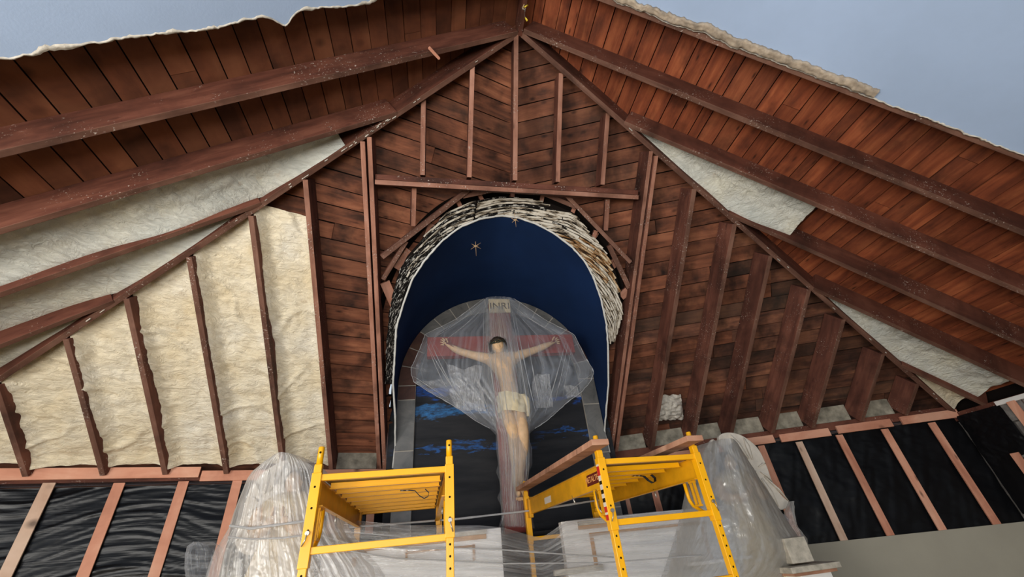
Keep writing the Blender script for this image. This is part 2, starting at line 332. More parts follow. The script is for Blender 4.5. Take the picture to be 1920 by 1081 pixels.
    def build(s, name, mat, parent=None, bevel=0, smooth=None, under=None):
        me = bpy.data.meshes.new(name); o0 = wloc(parent)
        me.from_pydata([(x - o0.x, y - o0.y, z - o0.z) for x, y, z in s.v], [], s.f)
        uvl = me.uv_layers.new(name='UVMap'); uvl.data.foreach_set('uv', [c for t in s.uv for c in t])
        me.polygons.foreach_set('use_smooth', [bool(x) if smooth is None else smooth for x in s.sm])
        bm = bmesh.new(); bm.from_mesh(me); bmesh.ops.recalc_face_normals(bm, faces=bm.faces); bm.to_mesh(me); bm.free()
        o = link(name, me, parent, mat)
        if under: me.materials.append(MAT[under]); me.polygons[0].material_index = 1
        if bevel:
            bv = o.modifiers.new('bevel', 'BEVEL'); bv.width = bevel; bv.segments = 2; bv.limit_method = 'ANGLE'
        return o
def nz(x, y, z): return noise.noise(Vector((x, y, z)))
def fbm(x, y, z, o=4): return noise.fractal(Vector((x, y, z)), 0.9, 2.1, o)
# ------------------------------------------------------------------ the room's own planes (metres, camera at the origin, floor at -1.5)
FLOOR = -1.5
XA, YA, ZA = 0.832, 2.082, 4.70
ZP = 0.971
A = np.array([XA, YA, ZA]); V = np.array([XA, 6.42, ZP]); CL = np.array([-4.918, 4.434, ZP]); CR = np.array([6.582, 4.434, ZP])
HL = plane3(A, V, CL); HR = plane3(A, V, CR)
ML = plane3(A, A + np.array([0, -1., 0]), CL); MR = plane3(A, A + np.array([0, -1., 0]), CR)
HDL, HDR = np.array([-0.70, 3.07, 3.41]), np.array([2.29, 3.12, 3.39])
MM = plane3(A, HDL, HDR)
DB = 0.25                                           # depth of the rafters: the boards lie this far above their undersides
def solveY(pl, X, Z):
    P, n = pl; return P[1] - (n[0] * (X - P[0]) + n[2] * (Z - P[2])) / n[1]
def zon(pl, X):                                     # main slopes: height at X
    P, n = pl; return P[2] - n[0] * (X - P[0]) / n[2]
def hipX(side, Y):
    C = CL if side < 0 else CR; t = (Y - YA) / (C[1] - YA); return XA + t * (C[0] - XA)
def hipP(side, X):
    C = CL if side < 0 else CR; t = (X - XA) / (C[0] - XA); return A + t * (C - A)
# ------------------------------------------------------------------ main slopes: deck, boards, rafters
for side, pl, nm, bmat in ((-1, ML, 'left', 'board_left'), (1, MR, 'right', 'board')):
    C = CL if side < 0 else CR
    root = empty('ceiling_' + nm, (XA, 0, ZA), 'open roof slope of bare boards and rafters, ' + nm + ' of the ridge', None, None, 'structure')
    n = pl[1]; sl = np.array([C[0] - XA, 0, C[2] - ZA]); SL = np.linalg.norm(sl); sd = sl / SL
    ob = off(pl, DB)
    # felt above the boards
    p0 = A + n * (DB + 0.035) - sd * 0.25
    m = MB(); m.quadbox([p0 + np.array([0, -8, 0]) , p0 + sd * (SL + 0.4) + np.array([0, -8, 0]), p0 + sd * (SL + 0.4) + np.array([0, 2.6, 0]), p0 + np.array([0, 0.35, 0])] +
              [q + n * 0.03 for q in (p0 + np.array([0, -8, 0]), p0 + sd * (SL + 0.4) + np.array([0, -8, 0]), p0 + sd * (SL + 0.4) + np.array([0, 2.6, 0]), p0 + np.array([0, 0.35, 0]))])
    m.build('roof_felt', 'dark', root)
    bw = 0.1765; s0 = -0.16; k = 0
    while s0 < SL + 0.1:
        wdt = bw * random.choice([1, 1, 1, 1, 1, 0.62]) if side > 0 else bw
        s1 = min(s0 + wdt, SL + 0.3); xm = XA + sd[0] * (s0 + s1) / 2
        ye = YA + (xm - XA) / (C[0] - XA) * (C[1] - YA) + 0.28
        cuts = [0.95]; y = 0.95 + random.uniform(0.8, 6.0)
        while y < ye - 0.5: cuts.append(y); y += random.uniform(2.4, 4.2)
        cuts.append(ye); lift = random.uniform(-0.006, 0.006)
        for a, b in zip(cuts[:-1], cuts[1:]):
            g = 0.0048; lf = lift + random.uniform(-0.002, 0.002)
            base = A + n * (DB + lf) - np.array([0, YA, 0])
            c = [base + sd * (s0 + g) + np.array([0, a + .002, 0]), base + sd * (s0 + g) + np.array([0, b - .002, 0]), base + sd * (s1 - g) + np.array([0, b - .002, 0]), base + sd * (s1 - g) + np.array([0, a + .002, 0])]
            MB().quadbox(c + [q + n * 0.02 for q in c]).build('board', bmat, root)
        s0 = s1
    # rafters
    Ys = [2.08 + 0.0, 2.60, 3.12, 3.62, 4.12] if side < 0 else [1.52, 2.05, 2.56, 3.09, 3.56, 4.08]
    for Y in Ys:
        xs = hipX(side, Y) if Y > YA else XA + side * 0.03
        xs += side * (0.02 if Y > YA else 0.0)
        xe = C[0] + side * 0.02
        p = np.array([xs, Y, zon(pl, xs)]); q = np.array([xe, Y, zon(pl, xe)])
        MB().beam(p, q, n, 0.052, DB - 0.004, side=(0, 1, 0)).build('rafter', 'rafter', root, 0.004, under='rafter_under')
    globals()['root_' + nm] = root
# ridge board
MB().beam((XA, -7, ZA - 0.02), (XA, YA + 0.02, ZA - 0.02), (0, 0, 1), 0.045, 0.30, side=(1, 0, 0)).build('ridge_board', 'rafter', root_left)
# ------------------------------------------------------------------ intact plaster ceiling (torn edge)
def plaster(side, pl, nm):
    C = CL if side < 0 else CR; n = pl[1]; sl = np.array([C[0] - XA, 0, C[2] - ZA]); SL = np.linalg.norm(sl); sd = sl / SL
    yE = 1.555 if side < 0 else 1.50
    def edge(s):
        t = s * 1.0
        e = yE + 0.018 * nz(t * 3.1, side * 5, 1) + 0.014 * nz(t * 11, side * 5, 2) + 0.008 * nz(t * 37, 1, 3)
        if side < 0: e += 0.03 * max(0, nz(t * 1.9, 7, 1)) + 0.07 * math.exp(-((s - 2.36) / 0.06) ** 2)
        return e
    NS = 420; root = None
    m = MB()
    def f(u, v):
        s = u * (SL + 0.15) - 0.02; e = edge(s); y = e - v * v * (e + 8)
        return A * np.array([1, 0, 1]) + sd * s + np.array([0, y, 0]) - n * 0.012
    m.grid(f, NS, 10)
    k = len(m.v)
    def f2(u, v):
        p = f(u, 0); return p + n * (v * 0.03 + 0.0) + np.array([0, -v * 0.004, 0])
    m.grid(f2, NS, 1)
    o = m.build('ceiling_plaster_' + nm, 'ceiling', None, smooth=False); tag(o, 'smooth grey-blue plaster ceiling with a torn edge, upper ' + nm, None, None, 'structure')
    # broken skim coat flakes hanging on the torn edge
    m = MB()
    def g(u, v):
        s = u * (SL + 0.15) - 0.02; e = edge(s)
        wdt = 0.012 + 0.16 * max(0, nz(s * 2.3, side * 3, 9) - 0.12) + 0.03 * max(0, nz(s * 9, 3, 9)) + 0.01 * abs(nz(s * 30, 2, 9)) if side < 0 else 0.010 + 0.012 * abs(nz(s * 22, 2, 9))
        return A * np.array([1, 0, 1]) + sd * s + np.array([0, e - v * wdt + 0.004, 0]) - n * (0.014 + 0.006 * math.sin(math.pi * v) + 0.005 * nz(s * 40, v * 3, 4))
    m.grid(g, NS, 4)
    m.build('torn_edge', 'plaster_edge', o)
    return o, edge, sd, n
cpl = plaster(-1, ML, 'left'); cpr = plaster(1, MR, 'right')
# strip of thick broken plaster still fixed along the right edge
o, edge, sd, n = cpr
sA, sB = 0.75, 3.27
m = MB(); random.seed(3)
def strip(u, v):
    s = sA + u * (sB - sA); th = 0.028
    y0 = edge(s) - 0.004 + 0.004 * nz(s * 30, 1, 1); wd = (0.075 + 0.014 * nz(s * 4, 8, 1) + 0.012 * nz(s * 19, 3, 1)) * (1 if s > 1.4 else 0.8)
    lift = {0: 0.0, 1: th}.get(v, th)
    if v <= 0.2: return A * np.array([1, 0, 1]) + sd * s + np.array([0, y0, 0]) + n * 0.01
    if v >= 0.8: return A * np.array([1, 0, 1]) + sd * s + np.array([0, y0 - wd, 0]) - n * 0.010
    w_ = (v - 0.2) / 0.6
    return A * np.array([1, 0, 1]) + sd * s + np.array([0, y0 - wd * w_, 0]) - n * (0.012 + th + 0.010 * fbm(s * 14, w_ * 4, 2))
m.grid(strip, 260, 10)
m.build('plaster_strip', 'plaster_tan', o)
# ------------------------------------------------------------------ hip faces over the apse
def hip_face(side, pl, nm):
    C = CL if side < 0 else CR; n = pl[1]
    root = empty('ceiling_front_' + nm, tuple(V), 'steep roof face of boards above the end wall, ' + nm + ' of the niche', None, None, 'structure')
    hd = unit(C - V)                                             # along the plate (horizontal)
    up = np.cross(n, hd); up = unit(up if up[2] > 0 else -up)
    B0 = V + n * DB
    # hip line in (a,b) coordinates, a along hd from V, b up the slope
    def ab(P): d = P - V; return d @ hd, d @ up
    aA, bA = ab(A); aC, bC = ab(C)
    def amax(b): return aC + (aA - aC) * (b / bA) + 0.22
    amin = lambda b: (aA) * (b / bA) - 0.16                              # valley line straight above V
    # felt
    q = [B0 + n * .04 + hd * (amin(-0.3)), B0 + n * .04 + hd * (amax(-0.3) + .2) + up * -0.3, B0 + n * .04 + hd * (amax(bA) + .1) + up * (bA + .2), B0 + n * .04 + hd * amin(bA) + up * (bA + .2)]
    q[0] = q[0] + up * -0.3
    bw = 0.184; rows = int((bA + 0.5) / bw) + 1; b0 = -0.28
    mf = MB()
    for r in range(rows):
        b1 = b0 + bw; bm_ = (b0 + b1) / 2
        lo, hi = amin(bm_), amax(bm_)
        if hi <= lo + 0.05: b0 = b1; continue
        # spans in a, cut around the niche barrel
        Pm = V + n * DB + up * bm_; zc = Pm[2]
        spans = [(lo, hi)]
        RB = 1.47; dz = zc - 2.06
        hw = RB if dz < 0 else (math.sqrt(RB * RB - dz * dz) if dz < RB else 0)
        if hw > 0:
            # X = Pm.x + hd.x*a
            a1 = (side * hw + 0.80 - Pm[0]) / hd[0]
            spans = [(max(lo, a1), hi)]
        for (u0, u1) in spans:
            cuts = [u0]; x = u0 + random.uniform(0.8, 4.6)
            while x < u1 - 0.4: cuts.append(x); x += random.uniform(1.8, 3.4)
            cuts.append(u1); tilt = random.uniform(-0.006, 0.006)
            for a, b in zip(cuts[:-1], cuts[1:]):
                g = 0.0055; lf = random.uniform(-0.007, 0.007)
                base = B0 + n * lf
                a0_, b0_ = a + 0.002, b - 0.002
                sh0 = (amax(b0) - amax(bm_)) if b == u1 else 0; sh1 = (amax(b1) - amax(bm_)) if b == u1 else 0
                c = [base + hd * a0_ + up * (b0 + g), base + hd * (b0_ + sh0) + up * (b0 + g), base + hd * (b0_ + sh1) + up * (b1 - g + tilt), base + hd * a0_ + up * (b1 - g - tilt)]
                MB().quadbox(c + [t + n * 0.02 for t in c]).build('board', 'board_front_dark' if side > 0 and (Pm[0] + hd[0] * (a + b) / 2) > 3.3 else 'board_front', root)
            c = [B0 + n * .03 + hd * u0 + up * b0, B0 + n * .03 + hd * (u1 + .1) + up * b0, B0 + n * .03 + hd * (u1 + .1) + up * b1, B0 + n * .03 + hd * u0 + up * b1]
            mf.quadbox(c + [t + n * 0.02 for t in c])
        b0 = b1
    mf.build('roof_felt', 'dark', root)
    return root, hd, up
rfl, hdL, upL = hip_face(-1, HL, 'left'); rfr, hdR, upR = hip_face(1, HR, 'right')
# hip rafters
for side, C, pl, root in ((-1, CL, HL, rfl), (1, CR, HR, rfr)):
    d = unit(C - A); nn = unit(np.array([0, 0, 1.0]) - d * d[2])
    MB().beam(A + d * 0.02, C + d * 0.05, nn, 0.055, 0.29).build('hip_rafter', 'rafter', root, 0.004, under='rafter_under')
# jack rafters: straight up the face, each at its own X
def jack(side, X, zb, root, wdt=0.05, ztop=None, depth=DB - 0.004, name='jack_rafter', mat='jack', pl=None):
    P = pl or (HL if side < 0 else HR)
    hp = hipP(side, X); zt = hp[2] - 0.02 if ztop is None else ztop
    p = np.array([X, solveY(P, X, zt), zt]); q = np.array([X, solveY(P, X, zb), zb])
    nrm = P[1]; d = unit(q - p); s_ = np.array([1.0, 0, 0]); body = unit(np.cross(d, s_)); body = body if body[2] > 0 else -body
    MB().beam(p, q, body, wdt, depth, side=s_).build(name, mat, root, 0.004, under='rafter_under' if side > 0 and X > 2.5 or X < -1.5 else 'jack_under')
for X, zb in ((-4.35, 1.0), (-3.86, 1.02), (-3.34, 1.02), (-2.87, 1.02), (-2.36, 1.02), (-1.83, 1.02), (-1.34, 1.05)): jack(-1, X, zb, rfl)
for X in (-0.80, -0.735): jack(-1, X, 1.05, rfl, 0.048, name='trimmer')
for X in (2.36, 2.425): jack(1, X, 1.05, rfr, 0.048, name='trimmer')
for X in (2.90, 3.42, 3.90, 4.43, 4.92, 5.50, 6.02): jack(1, X, 1.02, rfr, 0.06)
# header (double) and the upper short rafters in the plane of the header
hd_ = unit(HDR - HDL); nM = MM[1]
upM = unit(np.cross(nM, hd_)); upM = upM if upM[2] > 0 else -upM
MB().beam(HDL - upM * 0.032, HDR - upM * 0.032, nM, 0.05, 0.10).build('header_beam', 'jack', rfl, 0.004, under='jack_under')
MB().beam(HDL + upM * 0.026 + nM * 0.02, HDR + upM * 0.026 + nM * 0.02, nM, 0.055, 0.14).build('header_beam', 'rafter', rfl, 0.004)
for (xt, yt), (xb, yb) in (((968, 64), (966, 338)), ((886, 121), (880, 332)), ((794, 182), (792, 328)), ((1052, 137), (1046, 341)), ((1140, 212), (1130, 346))):
    p = on(xt, yt, MM); q = on(xb, yb, MM); s_ = np.array([1.0, 0, 0]); d = unit(q - p); body = unit(np.cross(d, s_)); body = body if body[2] > 0 else -body
    MB().beam(p, q, body, 0.052, 0.17, side=s_).build('short_rafter', 'jack', rfl if xt < 1000 else rfr, 0.004, under='jack_under')
# below the header: cripples and braces round the niche
def pbeam(a, b, pl, wdt, depth, root, name, mat='jack', lift=0.0):
    p = on(a[0], a[1], off(pl, lift)); q = on(b[0], b[1], off(pl, lift)); MB().beam(p, q, pl[1], wdt, depth).build(name, mat, root, 0.003, under='rafter_under' if name == 'brace' else 'jack_under')
pbeam((777, 347), (775, 424), off(HL, 0.06), 0.05, 0.1, rfl, 'cripple')
pbeam((1140, 365), (1136, 432), off(HR, 0.06), 0.055, 0.1, rfr, 'cripple')
pbeam((716, 482), (878, 356), HL, 0.058, 0.05, rfl, 'brace', 'jack')
pbeam((718, 524), (762, 452), HL, 0.05, 0.05, rfl, 'brace', 'jack', 0.04)
pbeam((868, 368), (945, 352), HL, 0.05, 0.06, rfl, 'brace', 'jack', 0.03)
pbeam((1062, 366), (1183, 492), HR, 0.048, 0.05, rfr, 'brace', 'jack')
pbeam((1012, 360), (1080, 388), HR, 0.05, 0.05, rfr, 'brace', 'jack', 0.03)
pbeam((1142, 460), (1180, 540), HR, 0.06, 0.05, rfr, 'brace', 'rafter', 0.05)
pbeam((1118, 432), (1112, 448), HR, 0.05, 0.06, rfr, 'cripple', 'jack', 0.08)
for a, b, s_ in (((770, 470), (745, 505), -1), ((722, 530), (742, 575), -1), ((812, 420), (800, 455), -1), ((858, 375), (866, 392), -1), ((898, 362), (906, 378), -1),
                 ((962, 355), (961, 375), -1), ((1018, 362), (1015, 380), 1), ((1080, 383), (1072, 402), 1), ((1120, 436), (1110, 452), 1), ((1158, 488), (1142, 502), 1), ((1178, 545), (1164, 556), 1)):
    pbeam(a, b, HL if s_ < 0 else HR, 0.05 if abs(a[0] - b[0]) < 12 else 0.11, 0.05, rfl if s_ < 0 else rfr, 'blocking', 'lumber' if a[0] in (770, 722) else 'jack', 0.10)
# ------------------------------------------------------------------ spray foam
def foam_jack(X0, X1, zb, zt_fn, root, P, mat, seed):
    """bay between jack rafters at X0 < X1"""
    NU, NV = 26, 170; m = MB(); n = P[1]; s = seed
    def f(u, v):
        X = X0 + 0.02 + u * (X1 - X0 - 0.04); zt = zt_fn(X); Z = zb + v * (zt - zb)
        p = np.array([X, solveY(P, X, Z), Z])
        base = 0.135 + 0.03 * fbm(X * 1.5 + s, Z * 1.1, s) + 0.018 * fbm(X * 6, Z * 9, s * 3, 5) + 0.020 * abs(nz(X * 6 + 2 * nz(X * 4, Z * 4, 1), Z * 17, s)) - 0.008 - 0.022 * math.exp(-((nz(X * 1.2 + s, Z * 2.6, s * 2)) / 0.035) ** 2)
        cov = math.exp(-((u) / 0.15) ** 2) * (0.085 + 0.085 * nz(s * 3, Z * 1.7, 5)); cov2 = math.exp(-((1 - u) / 0.10) ** 2) * 0.04
        bot = math.exp(-((v) / 0.035) ** 2) * 0.03
        return p + n * (base - cov - cov2 - bot)
    m.grid(f, NU, NV); o = m.build('spray_foam', mat, root); return o
zhipL = lambda X: hipP(-1, X)[2] + 0.02
JX = [-4.92, -4.35, -3.86, -3.34, -2.87, -2.36, -1.83]
for i in range(len(JX) - 1): foam_jack(JX[i], JX[i + 1], 1.06, zhipL, rfl, HL, 'foam', i * 1.7)
foam_jack(-1.83, -1.34, 1.06, lambda X: 3.03 - 0.02 * (X + 1.6), rfl, HL, 'foam', 11.3)
def foam_main(side, Y0, Y1, s_from, s_to, root, mat, seed, thick=0.0, exposed=0.06):
    C = CL if side < 0 else CR; P = ML if side < 0 else MR; n = P[1]
    sl = np.array([C[0] - XA, 0, C[2] - ZA]); SL = np.linalg.norm(sl); sd = sl / SL; m = MB(); NU = max(40, int(abs(s_to - s_from) / 0.022)); NV = 26; s = seed
    def f(u, v):
        S = s_from + u * (s_to - s_from); X = XA + sd[0] * S
        yh = YA + (X - XA) / (C[0] - XA) * (C[1] - YA)           # hip line at this X
        y1 = min(Y1, yh - 0.005); y0 = min(Y0, y1 - 0.002); Y = y0 + v * (y1 - y0)
        p = np.array([X, Y, zon(P, X)])
        base = 0.15 - thick + 0.03 * fbm(S * 1.3 + s, Y * 1.6, s) + 0.020 * fbm(S * 7, Y * 8, s, 5) + 0.022 * abs(nz(S * 11 + nz(S * 4, Y * 4, 2), Y * 13, s))
        ex = exposed * (0.5 + 1.6 * nz(S * 1.2, s * 7, 3) + 0.25 * (S - 3)) + 0.02
        cov = math.exp(-((1 - v) / 0.22) ** 2); off_ = base * (1 - cov) + ex * cov - 0.03 * math.exp(-(v / 0.1) ** 2)
        return p + n * max(0.008, off_)
    m.grid(f, NU, NV); return m.build('spray_foam', mat, root)
sdl = unit(np.array([CL[0] - XA, 0, CL[2] - ZA])); 
sOf = lambda X: abs(X - XA) / abs(sdl[0])
foam_main(-1, 2.62, 3.10, sOf(-0.95), sOf(-4.9), root_left, 'foam_white', 1.1, 0.0, 0.05)
foam_main(-1, 3.14, 3.60, sOf(-1.9), sOf(-4.9), root_left, 'foam_white', 4.1, 0.0, 0.07)
foam_main(-1, 3.64, 4.10, sOf(-3.0), sOf(-4.9), root_left, 'foam_white', 7.1, 0.0, 0.09)
foam_main(-1, 4.14, 4.43, sOf(-4.1), sOf(-4.9), root_left, 'foam_white', 9.1, 0.0, 0.09)
foam_main(1, 2.58, 3.07, sOf(2.2), sOf(3.92), root_right, 'foam_white', 12.1, 0.03, 0.05)
foam_main(1, 3.58, 4.06, sOf(4.5), sOf(6.5), root_right, 'foam_white', 15.1, 0.03, 0.02)
foam_main(1, 4.10, 4.42, sOf(5.7), sOf(6.55), root_right, 'foam', 19.1, 0.03, 0.0)
# small foam lump between two jacks at the right of the niche
m = MB(); c = on(1255, 766, off(HR, 0.14))
def lump(u, v):
    a = (u - 0.5) * 0.42; b = (v - 0.5) * 0.40; r = 1 - min(1, (2 * abs(u - 0.5)) ** 4 + (2 * abs(v - 0.5)) ** 3)
    return c + np.array([1, 0, 0]) * a + upR * b - HR[1] * (0.05 * r + 0.03 * fbm(u * 6, v * 8, 3)) + HR[1] * 0.03
m.grid(lump, 26, 30).build('spray_foam', 'plaster_edge', rfr)
# ------------------------------------------------------------------ niche (wall_back): panel, vault, edge, lath ring
YP = 5.58; XN, ZN = 0.815, 2.06
wb = empty('wall_back', (XN, YP, -1.0), 'dark painted niche wall behind the crucifix', None, None, 'structure')
MB().box((XN, YP + 0.05, 0.8), (3.02, 0.06, 5.8)).build('mural_panel', 'mural', wb)
def edgeP(phi, R=1.375, lift=0.0, dxr=0.0):
    X = XN + R * math.sin(phi); Z = ZN + R * math.cos(phi); P = off(HL if X < XA else HR, lift); return np.array([X, solveY(P, X, Z), Z])
RBk = 1.425
# lath ring measured from inner and outer outline
inn = [(737, 720), (743, 613), (757, 567), (773, 523), (797, 487), (827, 453), (860, 427), (900, 410), (940, 404), (973, 408), (1007, 420), (1040, 438), (1073, 463), (1097, 490), (1113, 520), (1127, 560), (1137, 607), (1140, 647)]
out = [(722, 720), (724, 650), (730, 587), (743, 523), (763, 480), (800, 438), (840, 398), (885, 377), (935, 369), (985, 372), (1032, 381), (1075, 398), (1105, 436), (1136, 472), (1155, 510), (1163, 548), (1168, 592), (1150, 645)]
def resamp(pl_, n):
    P = np.array(pl_, float); L = np.r_[0, np.cumsum(np.hypot(*np.diff(P, axis=0).T))]; t = np.linspace(0, L[-1], n); return np.c_[np.interp(t, L, P[:, 0]), np.interp(t, L, P[:, 1])]
NI = 160; I2, O2 = resamp(inn, NI + 1), resamp(out, NI + 1)
def ringP(u, v, lift=0.0):
    x = u * NI; i = int(max(0, min(NI - 1, math.floor(x)))); t = x - i
    a = I2[i] * (1 - t) + I2[i + 1] * t; b = O2[i] * (1 - t) + O2[i + 1] * t
    def h(px, k):
        l = on(px[0], px[1], off(HL, k)); r = on(px[0], px[1], off(HR, k)); w_ = min(1, max(0, (px[0] - 900) / 90)); return l * (1 - w_) + r * w_
    return h(a, -0.0 + lift) * (1 - v) + h(b, 0.07 + lift) * v
m = MB()
def foot(sg, dz):
    X = XN + sg * (1.375 + 0.05 * dz); Z = ZN - 0.05 - dz * 1.0; P = HL if sg < 0 else HR; return np.array([X, min(solveY(P, X, Z), YP - 0.01), Z])
EDGE = [foot(-1, t) for t in np.linspace(1, 0.45, 12)] + [ringP(t, 0.0) for t in np.linspace(0.0, 1.0, 120)] + [foot(1, t) for t in np.linspace(0.25, 1, 16)]
def edge_at(u):
    x = u * (len(EDGE) - 1); i = min(int(x), len(EDGE) - 2); t = x - i; return EDGE[i] * (1 - t) + EDGE[i + 1] * t
def vault(u, v):
    f_ = edge_at(u); dx, dz = f_[0] - XN, f_[2] - ZN
    if dz > 0: L = math.hypot(dx, dz); b_ = np.array([XN + dx / L * RBk, YP, ZN + dz / L * RBk])
    else: b_ = np.array([XN + math.copysign(RBk, dx), YP, f_[2]])
    return f_ + (b_ - f_) * v
m.grid(vault, 150, 10).build('vault', 'navy', wb)
# outer dark shell of the vault
m = MB()
def vshell(u, v):
    ang = -1.75 + u * 3.5; R = 1.55; f_ = edgeP(ang, 1.62, 0.12); b_ = np.array([XN + R * math.sin(ang), YP + 0.1, ZN + R * math.cos(ang)]); return f_ + (b_ - f_) * v
m.grid(vshell, 70, 4).build('vault_shell', 'dark', wb)
# white edge bead
pts = [p + np.array([0.006 * nz(i * .7, 1, 1), 0, 0.006 * nz(i * .7, 5, 1)]) for i, p in enumerate(EDGE)]
MB().tube(pts, [0.011 + 0.007 * abs(nz(i * 0.6, 2, 2)) for i in range(len(pts))], 8).build('edge_bead', 'beadwhite', wb)
ring = MB(); ring.grid(lambda u, v: ringP(u, v, 0.022), 150, 5); ring.build('lath_backing', 'dark', wb)
random.seed(11)
def lath_strip(u0, u1, v0, v1, mat):
    um = min(1, max(0, (u0 + u1) / 2)); hw = 0.345 * np.linalg.norm(ringP(um, 1) - ringP(um, 0)) / NR
    N = max(3, int(abs(u1 - u0) * 90)); m = MB(); prev = None; rows = []
    for i in range(N + 1):
        t = i / N; u = u0 + (u1 - u0) * t; v = v0 + (v1 - v0) * t
        if not (0 <= u <= 1): continue
        v = min(1, max(0, v)); rows.append(ringP(u, v, 0.0) + HL[1] * 0.004 * nz(i * 1.3, u0 * 30, 2))
    if len(rows) < 2: return
    L = 0; vs = []
    for i, p in enumerate(rows):
        d = unit(rows[min(i + 1, len(rows) - 1)] - rows[max(i - 1, 0)]); sd_ = unit(np.cross(d, HL[1] if p[0] < XA else HR[1])) * hw
        nn = (HL[1] if p[0] < XA else HR[1]) * 0.010; vs.append((p - sd_, p + sd_, p + sd_ + nn, p - sd_ + nn))
        if i: L += np.linalg.norm(p - rows[i - 1])
    k = 0
    for i, q in enumerate(vs): m.v += [tuple(map(float, c)) for c in q]
    acc = 0
    for i in range(len(vs) - 1):
        st = np.linalg.norm(rows[i + 1] - rows[i])
        for a, b in ((0, 1), (1, 2), (2, 3), (3, 0)):
            m.f.append((4 * i + a, 4 * i + b, 4 * i + 4 + b, 4 * i + 4 + a)); m.sm.append(False); m.uv += [(acc, a * .3), (acc, a * .3 + .3), (acc + st, a * .3 + .3), (acc + st, a * .3)]
        acc += st
    e = 4 * (len(vs) - 1)
    m.f += [(0, 3, 2, 1), (e, e + 1, e + 2, e + 3)]; m.sm += [False, False]; m.uv += [(0, 0)] * 8
    m.build('lath', mat, wb)
UC = 0.475; NR = 8
def mat_for(u): u = u + random.uniform(-.03, .03); return 'lath_dark' if u < 0.50 else ('lath_rust' if 0.66 < u < 0.80 else 'lath')
for k in range(NR):                                             # crown: parallel laths
    v = (k + 0.5) / NR
    for sg in (-1, 1):
        u1 = UC + sg * 0.16 * (1 - v) ** 0.7 + sg * 0.05
        lath_strip(UC + sg * 0.002, u1 + sg * 0.02, v, min(1, v + 0.35), random.choice(['lath', 'lath_dark', 'lath_dark', 'lath']) if sg < 0 else random.choice(['lath', 'lath', 'lath_dark']))
for sg in (-1, 1):
    d_ = 0.03
    while d_ < 0.53:
        t_ = d_ / 0.53; ln = 0.20 - 0.09 * t_; u0 = UC + sg * d_
        if 0 < u0 < 1:
            br_ = random.uniform(0.3, 0.7); e1 = random.uniform(0.90, 1.06)
            lath_strip(u0, u0 + sg * ln * br_ * .985, 0.02, br_ - .01, mat_for(u0)); lath_strip(u0 + sg * ln * br_, u0 + sg * ln * e1, br_, e1, mat_for(u0 + sg * .05))
        d_ += ln / 8.0
# slate border tiles on the panel
def tileP(ang, R): return np.array([XN + R * math.sin(ang), YP - 0.03, ZN + R * math.cos(ang)])
Ro, Ri = 1.415, 1.18; na = 15
for k in range(na):
    a0 = -math.pi / 2 + math.pi * k / na + 0.006; a1 = -math.pi / 2 + math.pi * (k + 1) / na - 0.006
    pin = [tileP(a0 + (a1 - a0) * t / 4, Ri) for t in range(5)]; pout = [tileP(a1 - (a1 - a0) * t / 4, Ro) for t in range(5)]
    MB().poly(pin + pout, (0, 1, 0), 0.03).build('slate_tile', 'slate_rust' if k in (0, 1, 2, 12, 13) else 'slate', wb)
m = MB()
for k in range(24):
    a0 = -math.pi / 2 + math.pi * k / 24; a1 = a0 + math.pi / 24
    m.poly([tileP(a0, Ri), tileP(a1, Ri), tileP(a1, Ro), tileP(a0, Ro)], (0, 1, 0), 0.03)
m.v = [(x, y + 0.008, z) for x, y, z in m.v]
for sg in (-1, 1): m.box((XN + sg * (Ro + Ri) / 2, YP - 0.006, 0.60), (Ro - Ri, 0.03, 2.92))
m.build('tile_grout', 'grout', wb)
for sg in (-1, 1):
    z = ZN
    for h in ((0.20, 0.66, 0.66, 0.66, 0.66) if sg < 0 else (0.38, 0.66, 0.66, 0.66)):
        MB().box((XN + sg * (Ro + Ri) / 2, YP - 0.015, z - h / 2), (Ro - Ri - 0.006, 0.03, h - 0.014)).build('slate_tile', 'slate_rust' if h == 0.20 else 'slate', wb, 0.002); z -= h
# small painted metal stars on the vault
def star(px, py, r):
    d = ray(px, py); t = 3.0
    # march to the vault surface
    while t < 8:
        p = d * t; fr = (p[1] - 3.4) / (YP - 3.4); R = 1.375 + 0.05 * fr
        if p[1] > YP or (p[1] > 3.5 and math.hypot(p[0] - XN, p[2] - ZN) > R - 0.012 and p[2] > ZN): break
        t += 0.01
    p = d * (t - 0.14); a = unit(np.cross(d, [0, 0, 1.0])); b = unit(np.cross(a, d)); m = MB()
    for k, (ang, L) in enumerate(((90, 1.7), (30, 1), (-30, 1), (0, 0.5))):
        c_, s_ = math.cos(math.radians(ang)), math.sin(math.radians(ang)); v = (a * c_ + b * s_) * r * L; m.tube([p - v, p, p + v], [0.0015, 0.004, 0.0015], 5)
    m.build('star', 'star', wb)
star(892, 461, 0.075); star(966, 412, 0.05)
